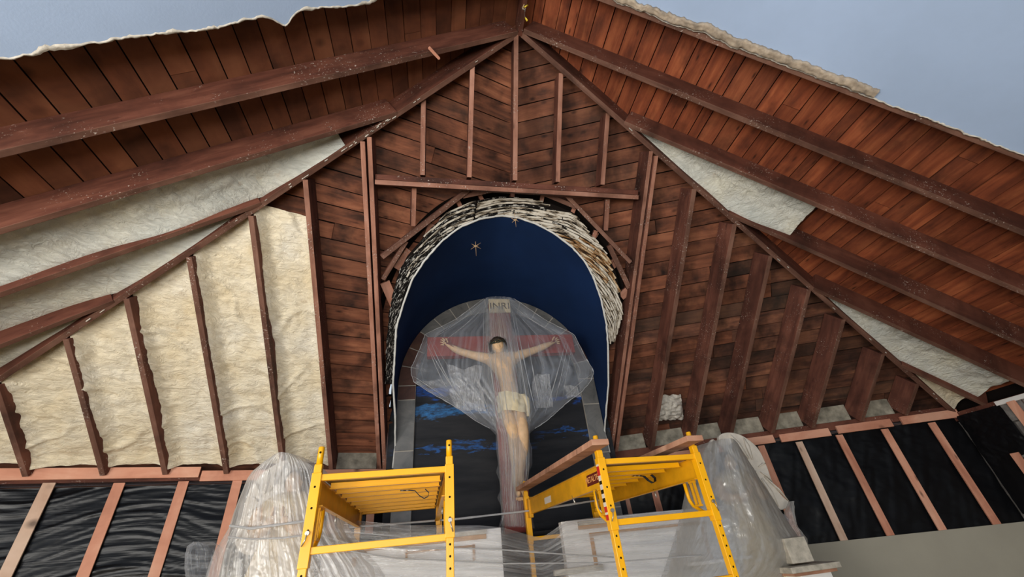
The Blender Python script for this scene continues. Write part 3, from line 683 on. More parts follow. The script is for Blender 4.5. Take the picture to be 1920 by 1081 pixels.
# ------------------------------------------------------------------ front walls below the plate
def wallframe(C, nm):
    h = unit(C - V); n = np.cross(h, [0, 0, 1.0]); n = n if n[1] < 0 else -n; return h, n     # n towards the room
WL, WR = (V, wallframe(CL, 'l')[1]), (V, wallframe(CR, 'r')[1])
LW = np.linalg.norm(CL - V)
for side, C, W, nm in ((-1, CL, WL, 'left'), (1, CR, WR, 'right')):
    h, n = wallframe(C, nm); L = np.linalg.norm(C - V)
    root = empty('wall_front_' + nm, (V[0], V[1], FLOOR), 'end wall of studs under black plastic, ' + nm + ' of the niche', None, None, 'structure')
    globals()['wf_' + nm] = root
    zb = -1.45 if side < 0 else -0.36
    m = MB()
    def f(u, v, side=side, h=h, n=n, L=L, zb=zb):
        a = 1.25 + u * (L - 1.25 + (0 if side < 0 else 0.0)); z = 0.93 + (zb - 0.93) * v
        if side < 0:
            w_ = 1.1 * nz(a * 0.9, z * 1.3, 4); d = 0.004 * fbm(a * 1.4, z * 14 + 3 * w_, 2, 4) + 0.010 * abs(nz(a * 1.3 + 3, z * 19 + 6 * w_, 6)) + 0.006 * abs(nz(a * 1.7 + 9, z * 34 + 9 * w_, 2))
        else:
            d = 0.016 * fbm(a * 2.2, z * 2.2, 8, 4) + 0.010 * abs(nz((a - z * 0.5) * 9, (a + z) * 1.1, 5))
        q = V + h * a + n * (d - 0.03); q[2] = z; return q
    m.grid(f, 300 if side < 0 else 220, 170 if side < 0 else 130)
    o = m.build('black_plastic', 'black_l' if side < 0 else 'black_r', root)
    # wall core behind
    c = [V + h * (1.3), V + h * L, V + h * L - n * 0.15, V + h * 1.3 - n * 0.15]; c = [np.array([p[0], p[1], 0]) - n * 0.07 for p in c]
    MB().quadbox([p + np.array([0, 0, FLOOR]) for p in c] + [p + np.array([0, 0, 0.94]) for p in c]).build('wall_core', 'block_grey', root)
    # dark wall plate carrying the jack rafters
    c = [V + h * 1.5, V + h * (L - 0.02), V + h * (L - 0.02) - n * 0.2, V + h * 1.5 - n * 0.2]
    MB().quadbox([np.array([p[0], p[1], 0.972]) - n * 0.01 for p in c] + [np.array([p[0], p[1], 1.07]) - n * 0.01 for p in c]).build('wall_plate', 'rafter', root)
# pale masonry blocks between the rafter feet
for side, X0s, W, root in ((-1, [-1.34, -0.80], WL, wf_left), (1, [2.425, 2.90, 3.42, 3.90, 4.43, 4.92, 5.50, 6.02], WR, wf_right)):
    h, n = wallframe(CL if side < 0 else CR, '')
    for a, b in zip(X0s[:-1], X0s[1:]):
        x0, x1 = a + 0.04, b - 0.04; y = lambda X: solveY(W, X, 0); k = -n * 0.035
        c = [np.array([x0, y(x0), 1.075]) + k, np.array([x1, y(x1), 1.075]) + k, np.array([x1, y(x1), 1.075]) + k * 2, np.array([x0, y(x0), 1.075]) + k * 2]
        MB().quadbox(c + [p + np.array([0, 0, 0.33 + random.uniform(-.015, .015)]) for p in c]).build('block', 'block', root, 0.006)
def wpiece(W, a, b, wdt, th, root, name, mat, vert=True):
    p, q = on(a[0], a[1], W), on(b[0], b[1], W)
    if vert: q = np.array([p[0], p[1], q[2]]); sdv = unit(np.cross(W[1], [0, 0, 1.0])); MB().beam(p, q, W[1], wdt, th, side=sdv).build(name, mat, root, 0.003)
    else: q = np.array([q[0], q[1], p[2]]); MB().beam(p, q, W[1], wdt, th, side=(0, 0, 1)).build(name, mat, root, 0.003)
W0 = WL
for a, b, mt in (((94, 905), (-60, 1215), 'lumber_pale'), ((225, 905), (150, 1100), 'lumber'), ((345, 902), (285, 1100), 'lumber'), ((446, 899), (400, 1100), 'lumber'), ((632, 893), (628, 1000), 'lumber'), ((-22, 905), (-200, 1200), 'lumber'), ((700, 893), (697, 1000), 'lumber')):
    wpiece(W0, a, b, 0.092, 0.02, wf_left, 'furring_strip', mt)
for a, b in (((-260, 893), (373, 892.5)), ((377, 892.5), (560, 890)), ((564, 890), (722, 886))): wpiece(W0, a, b, 0.105, 0.035, wf_left, 'top_plate', 'lumber', False)
W1 = WR
for a, b, mt in (((1426, 835), (1530, 1030), 'lumber'), ((1497, 828), (1582, 1013), 'lumber_pale'), ((1572, 815), (1673, 1003), 'lumber'), ((1657, 804), (1768, 994), 'lumber'), ((1745, 792), (1866, 986), 'lumber'), ((1350, 845), (1400, 1000), 'lumber'), ((1213, 865), (1228, 960), 'lumber'), ((1160, 872), (1170, 970), 'lumber'), ((1275, 858), (1300, 980), 'lumber')):
    wpiece(W1, a, b, 0.085, 0.02, wf_right, 'furring_strip', mt)
for a, b in (((1180, 866), (1240, 858)), ((1245, 857), (1390, 837)), ((1400, 829), (1452, 826)), ((1462, 822), (1554, 809)), ((1568, 806), (1670, 792)), ((1688, 789), (1794, 774))): wpiece(W1, a, b, 0.10, 0.03, wf_right, 'top_plate', 'lumber', False)
# plaster lower down at the right: top edge runs from (1520,1014) to (1920,981)
h, n = wallframe(CR, '')
a0, a1 = on(1500, 1018, W1), on(1800, 993, W1); zt = (a0[2] + a1[2]) / 2
c = [V + h * 1.2 + n * 0.0, V + h * (LW - 0.0) + n * 0.0, V + h * LW + n * 0.035, V + h * 1.2 + n * 0.035]
MB().quadbox([np.array([p[0], p[1], FLOOR]) for p in c] + [np.array([p[0], p[1], zt + (0 if i in (0, 3) else 0.0)]) for i, p in enumerate(c)]).build('lower_plaster', 'wall', wf_right)
# ------------------------------------------------------------------ side walls and floor
def sidewall(side):
    C = CL if side < 0 else CR; X = C[0]; nm = 'left' if side < 0 else 'right'
    root = empty('wall_' + nm, (X, 0, FLOOR), 'long side wall on the ' + nm, None, None, 'structure')
    MB().box((X + side * 0.11, (4.43 - 8) / 2 + 0.1, (FLOOR + ZP - 0.1) / 2), (0.14, 12.6, ZP - FLOOR - 0.1)).build('wall_core', 'block_grey', root)
    z1 = -0.16
    MB().box((X - side * 0.0 + side * 0.02, (4.43 - 8) / 2, (FLOOR + z1) / 2), (0.035, 12.4, z1 - FLOOR)).build('lower_plaster', 'wall', root)
    MB().box((X + side * 0.08, (4.43 - 8) / 2 + 0.1, ZP - 0.04), (0.16, 12.6, 0.10)).build('wall_plate', 'rafter', root)
    MB().box((X + side * 0.45, (4.43 - 8) / 2 + 0.1, 0.9), (0.5, 13.6, 1.4)).build('gap_backing', 'dark', root)  # dark backing box added to close the bright gap under the roof
    return root
swl = sidewall(-1); swr = sidewall(1)
XR = CR[0]; WRX = (np.array([XR, 0, 0.]), np.array([1., 0, 0]))
m = MB()
def fcorner(u, v):
    y = 4.42 - u * 0.5; z = 0.93 - v * (0.62 - 0.10 * u) ; return np.array([XR - 0.035 + 0.02 * fbm(y * 4, z * 4, 3) + 0.012 * abs(nz((y - z) * 12, y, 2)), y, z])
m.grid(fcorner, 60, 60).build('black_plastic', 'black_r', swr)
m = MB()
def fcorner2(u, v):
    y = 4.42 - u * 0.62; z = 0.36 - v * 0.54; return np.array([XR - 0.03 + 0.012 * fbm(y * 4, z * 4, 3), y, z])
m.grid(fcorner2, 40, 40).build('black_plastic', 'black_r', swr)
for y, za, zb_ in ((4.10, 0.42, -0.16), (3.80, 0.93, -0.16), (3.30, 0.93, -0.16), (2.80, 0.93, -0.16)):
    MB().box((XR - 0.045, y, (za + zb_) / 2), (0.02, 0.085, za - zb_)).build('furring_strip', 'lumber', swr, 0.003)
random.seed(5)
for r in range(5):
    for k in range(4):
        MB().box((XR - 0.0, 3.92 - k * 0.40 - (r % 2) * 0.2, 0.83 - r * 0.21), (0.04, 0.385, 0.195)).build('block', 'block_grey', swr, 0.005)
MB().box((XR - 0.03, 3.4, 0.945), (0.03, 1.1, 0.05)).build('trim_strip', 'white', swr, 0.003)
fl = MB().box((0.832, -1.0, FLOOR - 0.05), (11.6, 15, 0.1)).build('floor', 'deck'); tag(fl, 'floor of the church below the frame', None, None, 'structure')
#PART2
# ------------------------------------------------------------------ lettering
def text_mesh(txt, size, O, ex, ey, mat, name, parent, depth=0.0015, spacing=1.0):
    cu = bpy.data.curves.new(name, 'FONT'); cu.body = txt; cu.size = size; cu.extrude = depth; cu.align_x = 'CENTER'; cu.align_y = 'CENTER'; cu.space_character = spacing
    t = bpy.data.objects.new('tmp', cu); COL.objects.link(t); dg = bpy.context.evaluated_depsgraph_get()
    me = bpy.data.meshes.new_from_object(t.evaluated_get(dg)); bpy.data.objects.remove(t)
    ex, ey = Vector(ex).normalized(), Vector(ey).normalized(); ez = ex.cross(ey); o0 = wloc(parent); O = Vector(O) - o0
    for v in me.vertices: v.co = O + ex * v.co.x + ey * v.co.y + ez * v.co.z
    me.materials.clear(); return link(name, me, parent, mat)
# ------------------------------------------------------------------ rolling scaffolds
def scaffold(x0, y0, rot, zt, label, label_plate, slots):
    co, si = math.cos(rot), math.sin(rot)
    def T(x, y, z): return np.array([x0 + x * co - y * si, y0 + x * si + y * co, z])
    W_, L_ = 0.74, 1.86
    root = empty('scaffold', tuple(T(W_ / 2, L_ / 2, FLOOR)), label, 'scaffold', 'rolling scaffolds')
    def B(m, xa, xb, ya, yb, za, zb):
        return m.quadbox([T(xa, ya, za), T(xb, ya, za), T(xb, yb, za), T(xa, yb, za), T(xa, ya, zb), T(xb, ya, zb), T(xb, yb, zb), T(xa, yb, zb)])
    for yy in (0.0, L_):
        for xx in (0.0, W_):
            p = B(MB(), xx - .021, xx + .021, yy - .021, yy + .021, FLOOR + 0.14, zt + 0.055).build('post', 'yellow', root, 0.004)
            B(MB(), xx - .026, xx + .026, yy - .026, yy + .026, slots[0 if xx == 0 else 1], zt + 0.008).build('sleeve', 'yellow', p, 0.003)
            MB().tube([T(xx, yy, zt + .055), T(xx, yy, zt + .148), T(xx, yy, zt + .152)], [.0175, .0175, .014], 14).build('pin_tube', 'yellow', p)
            if yy == 0:
                sl0 = slots[0 if xx == 0 else 1]; zs = [zt - .065 - .105 * k for k in range(3)] + [sl0 - .03 - .055 * k for k in range(9)]
                hs = [(z, .0262) for z in zs if sl0 < z < zt - .05] + [(z, .0212) for z in zs if z < sl0] + [(zt + .118, .0176)]
                for z, fy in hs: MB().tube([T(xx, -fy + .0006, z), T(xx, -fy, z)], .0062, 12).build('pin_hole', 'hole', p, smooth=False)
            if yy == 0:
                g = MB().tube([T(xx, -.026, slots[2]), T(xx, -.04, slots[2])], .011, 12); g.tube([T(xx, -.036, slots[2]), T(xx + (.006 if xx else -.004), -.04, slots[2] - .03), T(xx + (.016 if xx else -.018), -.036, slots[2] - .058)], .0035, 8)
                g.build('locking_pin', 'galv', p)
            c = MB().tube([T(xx - .016, yy, FLOOR + .062), T(xx + .016, yy, FLOOR + .062)], .062, 20); B(c, xx - .024, xx + .024, yy - .02, yy + .02, FLOOR + .10, FLOOR + .145)
            c.build('caster', 'blackstrap', root)
        for z, nm in ((zt - .0, 'top_rail'), (zt - .35, 'rung'), (zt - .70, 'rung'), (zt - 1.05, 'rung'), (zt - 1.45, 'rung')):
            B(MB(), .021, W_ - .021, yy - .017, yy + .017, z - .034, z).build(nm, 'yellow', root, 0.003)
    # trim of small drips / teeth on the top rail
    B(MB(), .03, W_ - .03, .02, L_ - .02, zt - .022, zt - .010).build('deck', 'deck', root)
    for xx, sx in ((.014, 1), (W_ - .014, -1)):
        m = MB(); B(m, xx - .003, xx + .003, .03, L_ - .03, zt - .155, zt - .024); B(m, xx - .003 if sx > 0 else xx - .03, xx + .03 if sx > 0 else xx + .003, .03, L_ - .03, zt - .158, zt - .152)
        B(m, xx - .012, xx + .012, .03, L_ - .03, zt - .030, zt - .024)
        bm_ = m.build('side_beam', 'yellow_side', root, 0.001)
        B(MB(), xx - .02, xx + .02, L_ - .09, L_ - .02, zt - .19, zt - .02).build('beam_hook', 'yellow_side', root, 0.003)
        # curved brace from the beam to the post
        m = MB(); P = [(0, .20, zt - .16), (0, .20, zt - .24), (0, .195, zt - .275), (0, .17, zt - .31), (0, .10, zt - .345), (0, .024, zt - .38)]
        m.tube([T(xx + a, b, c) for a, b, c in P], .0125, 10).build('brace_tube', 'yellow', root)
        g = MB(); 
        for yy2 in (.09, .13): B(g, xx - .008, xx + .008, yy2 - .006, yy2 + .006, zt - .31, zt - .16)
        B(g, xx - .012, xx + .012, .08, .14, zt - .318, zt - .306); B(g, xx - .012, xx + .012, .08, .14, zt - .17, zt - .158)
        g.build('lock_bracket', 'yellow_side', root)
        MB().tube([T(xx - sx * .01, .17, zt - .17), T(xx - sx * .012, .16, zt - .27), T(xx - sx * .01, .13, zt - .30)], .004, 8).build('lock_rod', 'galv', root)
        MB().tube([T(xx + sx * .0, .62, zt - .14), T(xx + sx * .006, .60, zt - .20)], .006, 8).build('spring_clip', 'galv', root)
    for k, yy in enumerate((.16, .36, .56, .78, 1.0, 1.24, 1.5, 1.7)):
        m = MB(); B(m, .05, W_ - .05, yy - .015, yy + .015, zt - .055, zt - .024); B(m, .045, W_ - .045, yy - .020, yy + .016, zt - .058, zt - .053)
        m.build('cross_slat', 'yellow', root, 0.0015)
    # hanging web strap
    pts = [(.44, .40, -.060), (.50, .40, -.062), (.535, .40, -.068), (.565, .40, -.10), (.595, .40, -.118), (.62, .40, -.108), (.625, .40, -.085), (.60, .40, -.062)]
    m = MB(); w_ = .016
    for a, b in zip(pts[:-1], pts[1:]):
        A_, B_ = np.array(a), np.array(b)
        dx, dz = B_[0] - A_[0], B_[2] - A_[2]; l = math.hypot(dx, dz); nx, nz_ = -dz / l * .0015, dx / l * .0015
        m.quadbox([T(A_[0] - nx, A_[1] - w_, zt + A_[2] - nz_), T(B_[0] - nx, B_[1] - w_, zt + B_[2] - nz_), T(B_[0] - nx, B_[1] + w_, zt + B_[2] - nz_), T(A_[0] - nx, A_[1] + w_, zt + A_[2] - nz_),
                   T(A_[0] + nx, A_[1] - w_, zt + A_[2] + nz_), T(B_[0] + nx, B_[1] - w_, zt + B_[2] + nz_), T(B_[0] + nx, B_[1] + w_, zt + B_[2] + nz_), T(A_[0] + nx, A_[1] + w_, zt + A_[2] + nz_)])
    st = m.build('strap', 'blackstrap', root)
    m = MB(); 
    for x in (.452, .485): m.tube([T(x, .383, zt - .062), T(x, .383, zt - .066)], .008, 12)
    m.build('rivet', 'galv', st)
    if label_plate:
        X = .014 - .003
        pl_ = MB().quadbox([T(X - .001, .055, zt - .125), T(X - .001, .30, zt - .125), T(X, .30, zt - .125), T(X, .055, zt - .125), T(X - .001, .055, zt - .055), T(X - .001, .285, zt - .055), T(X, .285, zt - .055), T(X, .055, zt - .055)]).build('name_plate', 'maroon', root)
        ex = T(0, 0, 0) - T(0, 1, 0); text_mesh('METALTECH', .052, T(X - .003, .165, zt - .090), ex, (0, 0, 1), 'label_text', 'lettering', pl_, .0008)
        B(MB(), X - .001, X, 1.12, 1.30, zt - .125, zt - .075).build('sticker', 'sticker', root)
        # warning stickers on the side of the front post
        z = zt - .03; k = 0
        for hgt, mt in ((.012, 'sticker'), (.055, 'sticker_red'), (.03, 'sticker'), (.02, 'hole'), (.03, 'sticker'), (.022, 'hole'), (.024, 'sticker'), (.022, 'hole'), (.024, 'sticker'), (.030, 'sticker_red'), (.012, 'sticker'), (.03, 'sticker_red')):
            B(MB(), -.0275, -.026, -.018, .018, z - hgt, z).build('sticker', mt, root); z -= hgt + .001
    return root, T
SL_, TL = scaffold(-0.700, 2.635, math.radians(2.2), 0.472, 'yellow rolling scaffold on the left, its platform bare, in front of the draped statue', False, (0.03, 0.10, 0.185))
SR_, TR = scaffold(1.030, 2.760, math.radians(5.6), 0.462, 'yellow rolling scaffold on the right, with two planks and a maroon name plate', True, (0.055, 0.05, 0.16))
def plank(T, x0, x1, y0, y1, z, label, th=.036):
    o = MB().quadbox([T(x0, y0, z), T(x1, y0, z), T(x1, y1, z), T(x0, y1, z)] + [T(x0, y0, z + th), T(x1, y0, z + th), T(x1, y1, z + th), T(x0, y1, z + th)])
    c = T((x0 + x1) / 2, (y0 + y1) / 2, z); e = o.build('plank', 'plank', None, 0.002); tag(e, label, 'plank', 'planks on the right scaffold'); return e
plank(TR, -0.115, 0.004, -0.17, 1.80, 0.518, 'long wooden plank lying along the left edge of the right scaffold')
plank(TR, 0.595, 0.722, -0.16, 1.60, 0.518, 'wooden plank lying along the right edge of the right scaffold')
# ------------------------------------------------------------------ crucifix
YC_ = 4.97
def q_(x, y, Y=YC_): return atY(x, y, Y)
top = q_(935, 563); base_z = -0.05; XCR = top[0]
cr = empty('crucifix', (XCR, YC_, base_z), 'large crucifix with painted corpus, wrapped in clear plastic inside the blue niche', 'crucifix')
uw = 0.30
MB().box((XCR, YC_ + .06, (top[2] + base_z) / 2), (uw, .12, top[2] - base_z)).build('upright', 'cross', cr, 0.006)
xl, xr = q_(801, 645), q_(1076, 645); zt_, zb_ = q_(935, 629)[2], q_(935, 664)[2]
MB().box(((xl[0] + xr[0]) / 2, YC_ + .05, (zt_ + zb_) / 2), (xr[0] - xl[0], .105, zt_ - zb_)).build('crossbeam', 'cross', cr, 0.006)
tt, tb = q_(935, 563)[2], q_(935, 588)[2]
ti = MB().box((XCR, YC_ - .03, (tt + tb) / 2), (uw * 1.02, .02, tt - tb)).build('titulus', 'titulus', cr, 0.004)
text_mesh('INRI', .15, (XCR, YC_ - .043, (tt + tb) / 2 - .01), (1, 0, 0), (0, 0, 1), 'ink', 'lettering', ti, .002, 1.05)
def skin_mesh(J, E_, levels=2):
    names = list(J); me = bpy.data.meshes.new('tmp'); me.from_pydata([tuple(map(float, J[k][0])) for k in names], [(names.index(a), names.index(b)) for a, b in E_], [])
    o = bpy.data.objects.new('tmp', me); COL.objects.link(o)
    sk = o.modifiers.new('s', 'SKIN'); sk.use_smooth_shade = True; sk.branch_smoothing = 0.6; o.modifiers.new('u', 'SUBSURF').levels = levels
    lay = me.skin_vertices[0].data
    seen = set(); adj = {k: set() for k in names}
    for a, b in E_: adj[a].add(b); adj[b].add(a)
    for i, k in enumerate(names):
        r = J[k][1]; lay[i].radius = (r, r) if not isinstance(r, tuple) else r; lay[i].use_root = False
    for k in names:
        if k in seen: continue
        lay[names.index(k)].use_root = True; st = [k]
        while st:
            c = st.pop()
            if c in seen: continue
            seen.add(c); st += list(adj[c])
    dg = bpy.context.evaluated_depsgraph_get(); out = bpy.data.meshes.new_from_object(o.evaluated_get(dg)); bpy.data.objects.remove(o); return out
def head_mesh(c, r, tilt, turn, nod):
    bm = bmesh.new(); bmesh.ops.create_uvsphere(bm, u_segments=40, v_segments=28, radius=1)
    for v in bm.verts:
        x, y, z = v.co; fx = -y                                    # front is -y
        sx, sy, sz = 0.78, 0.95, 1.08
        if z < -0.2: sx *= 1 - 0.38 * (-z - 0.2); 
        X, Y, Z = x * sx, y * sy, z * sz
        if fx > 0:
            Y -= 0.20 * math.exp(-(x / 0.13) ** 2 - ((z + 0.10) / 0.20) ** 2)          # nose
            Y -= 0.06 * math.exp(-(x / 0.3) ** 2 - ((z + 0.72) / 0.16) ** 2)           # chin
            Y -= 0.07 * math.exp(-(x / 0.20) ** 2 - ((z + 0.45) / 0.07) ** 2)          # lips
            Y -= 0.05 * math.exp(-(x / 0.45) ** 2 - ((z - 0.24) / 0.10) ** 2)          # brow
            for s in (-1, 1): Y += 0.11 * math.exp(-((x - s * 0.30) / 0.14) ** 2 - ((z - 0.06) / 0.09) ** 2)  # eye sockets
        for s in (-1, 1):
            e = math.exp(-((z + 0.05) / 0.16) ** 2 - ((y) / 0.14) ** 2); X += s * 0.13 * e if s * x > 0.7 else 0
        v.co = (X, Y, Z)
    R = Matrix.Rotation(tilt, 4, 'Y') @ Matrix.Rotation(turn, 4, 'Z') @ Matrix.Rotation(nod, 4, 'X')
    for v in bm.verts: v.co = Vector(c) + R @ (v.co * r)
    for f in bm.faces: f.smooth = True
    me = bpy.data.meshes.new('h'); bm.to_mesh(me); bm.free(); return me, R
def join_body(name, meshes, mat, parent):
    bm = bmesh.new()
    for me in meshes: bm.from_mesh(me)
    o0 = wloc(parent)
    for v in bm.verts: v.co -= o0
    me = bpy.data.meshes.new(name); bm.to_mesh(me); bm.free(); me.polygons.foreach_set('use_smooth', [True] * len(me.polygons)); me.materials.clear(); return link(name, me, parent, mat)
YB = YC_ - 0.13
def hand(J, E_, wrist, palm_dir, ref, spread, r=.009, thumb_up=1, tag_=''):
    """five fingers on a palm that continues the forearm"""
    w = np.array(wrist); d = unit(np.array(palm_dir)); s = unit(np.array(spread)); f = unit(np.cross(d, s))
    J[tag_ + 'palm'] = (w + d * .045, (.034, .016)); J[tag_ + 'knk'] = (w + d * .085, (.036, .014)); E_ += [(ref, tag_ + 'palm'), (tag_ + 'palm', tag_ + 'knk')]
    for k, (o, L) in enumerate(((-.030, .062), (-.010, .078), (.011, .082), (.031, .070))):
        b = w + d * .078 + s * o; m1 = b + d * L * .5 + s * o * .35; m2 = b + d * L * .85 + s * o * .55 + f * .018 * thumb_up; m3 = b + d * L * 1.05 + s * o * .6 + f * .034 * thumb_up
        for n_, p in zip('abcd', (b, m1, m2, m3)): J[f'{tag_}f{k}{n_}'] = (p, r if n_ != 'd' else r * .8)
        E_ += [(f'{tag_}f{k}a', f'{tag_}f{k}b'), (f'{tag_}f{k}b', f'{tag_}f{k}c'), (f'{tag_}f{k}c', f'{tag_}f{k}d')]
    b = w + d * .03 + s * .030
    for n_, p in zip('abc', (b, b + d * .03 + s * .030, b + d * .058 + s * .040 + f * .012)): J[f'{tag_}t{n_}'] = (p, r * 1.1)
    E_ += [(f'{tag_}ta', f'{tag_}tb'), (f'{tag_}tb', f'{tag_}tc')]
J = {}; E_ = []
def j(n, x, y, r, dy=0.0, to=None):
    K_ = 1.28 if n[:2] not in ('he', 'mi', 'ba', 'wr') else 1.08; r = tuple(k * K_ for k in r) if isinstance(r, tuple) else r * K_
    J[n] = (q_(x, y, YB + dy), r)
    if to: E_.append((to, n))
j('pelvis', 958, 752, (.135, .10)); j('waist', 953, 722, (.118, .085), 0, 'pelvis'); j('ribs', 946, 698, (.135, .10), -.01, 'waist'); j('chest', 941, 678, (.145, .095), 0, 'ribs')
j('neck', 937, 664, .055, -.02, 'chest'); j('skull', 934, 655, .06, -.05, 'neck')
j('shL', 915, 671, .065, .0, 'chest'); j('upL', 893, 667, .046, .01, 'shL'); j('elL', 864, 659, .038, .03, 'upL'); j('foL', 853, 654, .038, .04, 'elL'); j('wrL', 842, 648, .025, .06, 'foL')
j('shR', 968, 668, .065, .0, 'chest'); j('upR', 988, 661, .046, .01, 'shR'); j('elR', 1008, 654, .038, .03, 'upR'); j('foR', 1020, 649, .038, .04, 'elR'); j('wrR', 1034, 643, .025, .06, 'foR')
j('hipL', 950, 764, .085, 0, 'pelvis'); j('thL', 955, 786, .078, -.05, 'hipL'); j('knL', 962, 808, .058, -.10, 'thL'); j('caL', 964, 838, .052, -.02, 'knL'); j('anL', 967, 888, .034, .0, 'caL')
j('hipR', 968, 764, .085, 0, 'pelvis'); j('thR', 974, 786, .078, -.05, 'hipR'); j('knR', 981, 810, .058, -.10, 'thR'); j('caR', 981, 842, .052, -.02, 'knR'); j('anR', 975, 890, .034, -.03, 'caR')
j('heL', 966, 902, .038, .02, 'anL'); j('miL', 970, 918, (.036, .028), -.07, 'heL'); j('baL', 973, 930, (.040, .020), -.11, 'miL')
j('heR', 978, 903, .038, -.01, 'anR'); j('miR', 981, 918, (.036, .028), -.10, 'heR'); j('baR', 984, 930, (.040, .020), -.14, 'miR')
for s in 'LR':
    b = J['ba' + s][0]; d = unit(J['ba' + s][0] - J['mi' + s][0])
    for k, o in enumerate((-.028, -.014, 0, .013, .026)):
        r = .012 if (k == 0) == (s == 'R') and k in (0, 4) else .0085
        J[f'toe{s}{k}a'] = (b + np.array([o, 0, 0]) + d * .01, r); J[f'toe{s}{k}b'] = (b + np.array([o * 1.1, 0, 0]) + d * (.055 - abs(o) * .4), r * .9); E_.append((f'toe{s}{k}a', f'toe{s}{k}b'))
hand(J, E_, J['wrL'][0], J['wrL'][0] - J['foL'][0] + np.array([0, 0, .01]), 'wrL', (0.25, 0, 1), tag_='L')
hand(J, E_, J['wrR'][0], J['wrR'][0] - J['foR'][0] + np.array([0, 0, -.005]), 'wrR', (-0.25, 0, 1), tag_='R', thumb_up=-1)
bodym = skin_mesh(J, E_, 2)
hc = q_(934, 650, YB - .07); hm, HRt = head_mesh(hc, .105, math.radians(-8), math.radians(-6), math.radians(16))
corpus = join_body('corpus', [bodym, hm], 'skin', cr); corpus['label'] = 'painted pale-skinned figure with outstretched arms'
# hair, crown, loincloth, wounds
bm = bmesh.new(); bmesh.ops.create_icosphere(bm, subdivisions=4, radius=1)
for v in bm.verts:
    x, y, z = v.co; s_ = 1.0 + 0.08 * nz(x * 9, y * 9, z * 2)
    face = max(0.0, -y - 0.05) * (1 if z < 0.45 else max(0, 1 - (z - 0.45) * 5)) * max(0, 1 - (abs(x) / 0.80) ** 6)
    zz = z * 1.14 - (0.75 * max(0.0, -z) if abs(x) > .4 or y > 0 else 0)
    v.co = Vector(hc) + HRt @ (Vector((x * 1.02, y * 1.02 + 1.15 * face + .05, zz)) * .121 * s_)
me = bpy.data.meshes.new('hair'); bm.to_mesh(me); bm.free(); me.polygons.foreach_set('use_smooth', [True] * len(me.polygons)); o0 = wloc(cr)
for v in me.vertices: v.co -= o0
link('hair', me, cr, 'hair')
m = MB(); random.seed(2)
for k in range(3):
    pts = []
    for i in range(33):
        a = i / 32 * 2 * math.pi; p = Vector((math.cos(a) * .098, math.sin(a) * .108 + .008, .052 + .012 * math.sin(a * 5 + k * 2.1) + .006 * k)); p *= 1 + .03 * math.sin(a * 7 + k); pts.append(np.array(Vector(hc) + HRt @ p))
    m.tube(pts, .007, 6)
for i in range(26):
    a = random.uniform(0, 6.28); p = Vector((math.cos(a) * .10, math.sin(a) * .11, .055)); e = p * 1.25 + Vector((0, 0, random.uniform(-.02, .03))); m.tube([np.array(Vector(hc) + HRt @ p), np.array(Vector(hc) + HRt @ e)], [.004, .0008], 5)
m.build('thorn_crown', 'crown', cr)
pc = J['pelvis'][0]
def loin(u, v):
    a = u * 2 * math.pi; rr = (.165 + .02 * v + .010 * math.sin(a * 9 + v * 3) + .012 * nz(a * 2, v * 4, 1)); return np.array([pc[0] + .012 * v + math.cos(a) * rr, pc[1] - .01 + math.sin(a) * rr * .78, pc[2] + .075 - v * .235 + .02 * math.sin(a * 2)])
m = MB(); m.grid(loin, 64, 16); kx = pc + np.array([.15, -.06, .05])
m.tube([kx, kx + np.array([.03, -.02, -.06]), kx + np.array([.035, -.01, -.16]), kx + np.array([.03, 0, -.26])], [.03, .035, .03, .022], 10)
m.build('loincloth', 'cloth', cr)
for s in 'LR':
    w = J[s + 'palm'][0]; MB().tube([w + np.array([0, -.012, 0]), w + np.array([0, -.030, 0])], [.010, .010], 8).build('nail', 'galv', cr)
    a, b = J[s + 'palm'][0], J['fo' + s][0]
    t = [a + (b - a) * (x_ * (1.0 if s == 'L' else .4)) + np.array([0, -.031 - .012 * math.sin(x_ * 3), .008 * nz(x_ * 9, 1, 1)]) for x_ in np.linspace(0, 1, 9)]
    MB().tube(t, [.014, .015, .010, .012, .008, .010, .006, .006, .003], 8, flat=.5).build('wound', 'blood', cr)
MB().tube([J['miR'][0] + np.array([0, -.02, .01]), J['miR'][0] + np.array([0, -.055, .0])], .011, 8).build('nail', 'galv', cr)
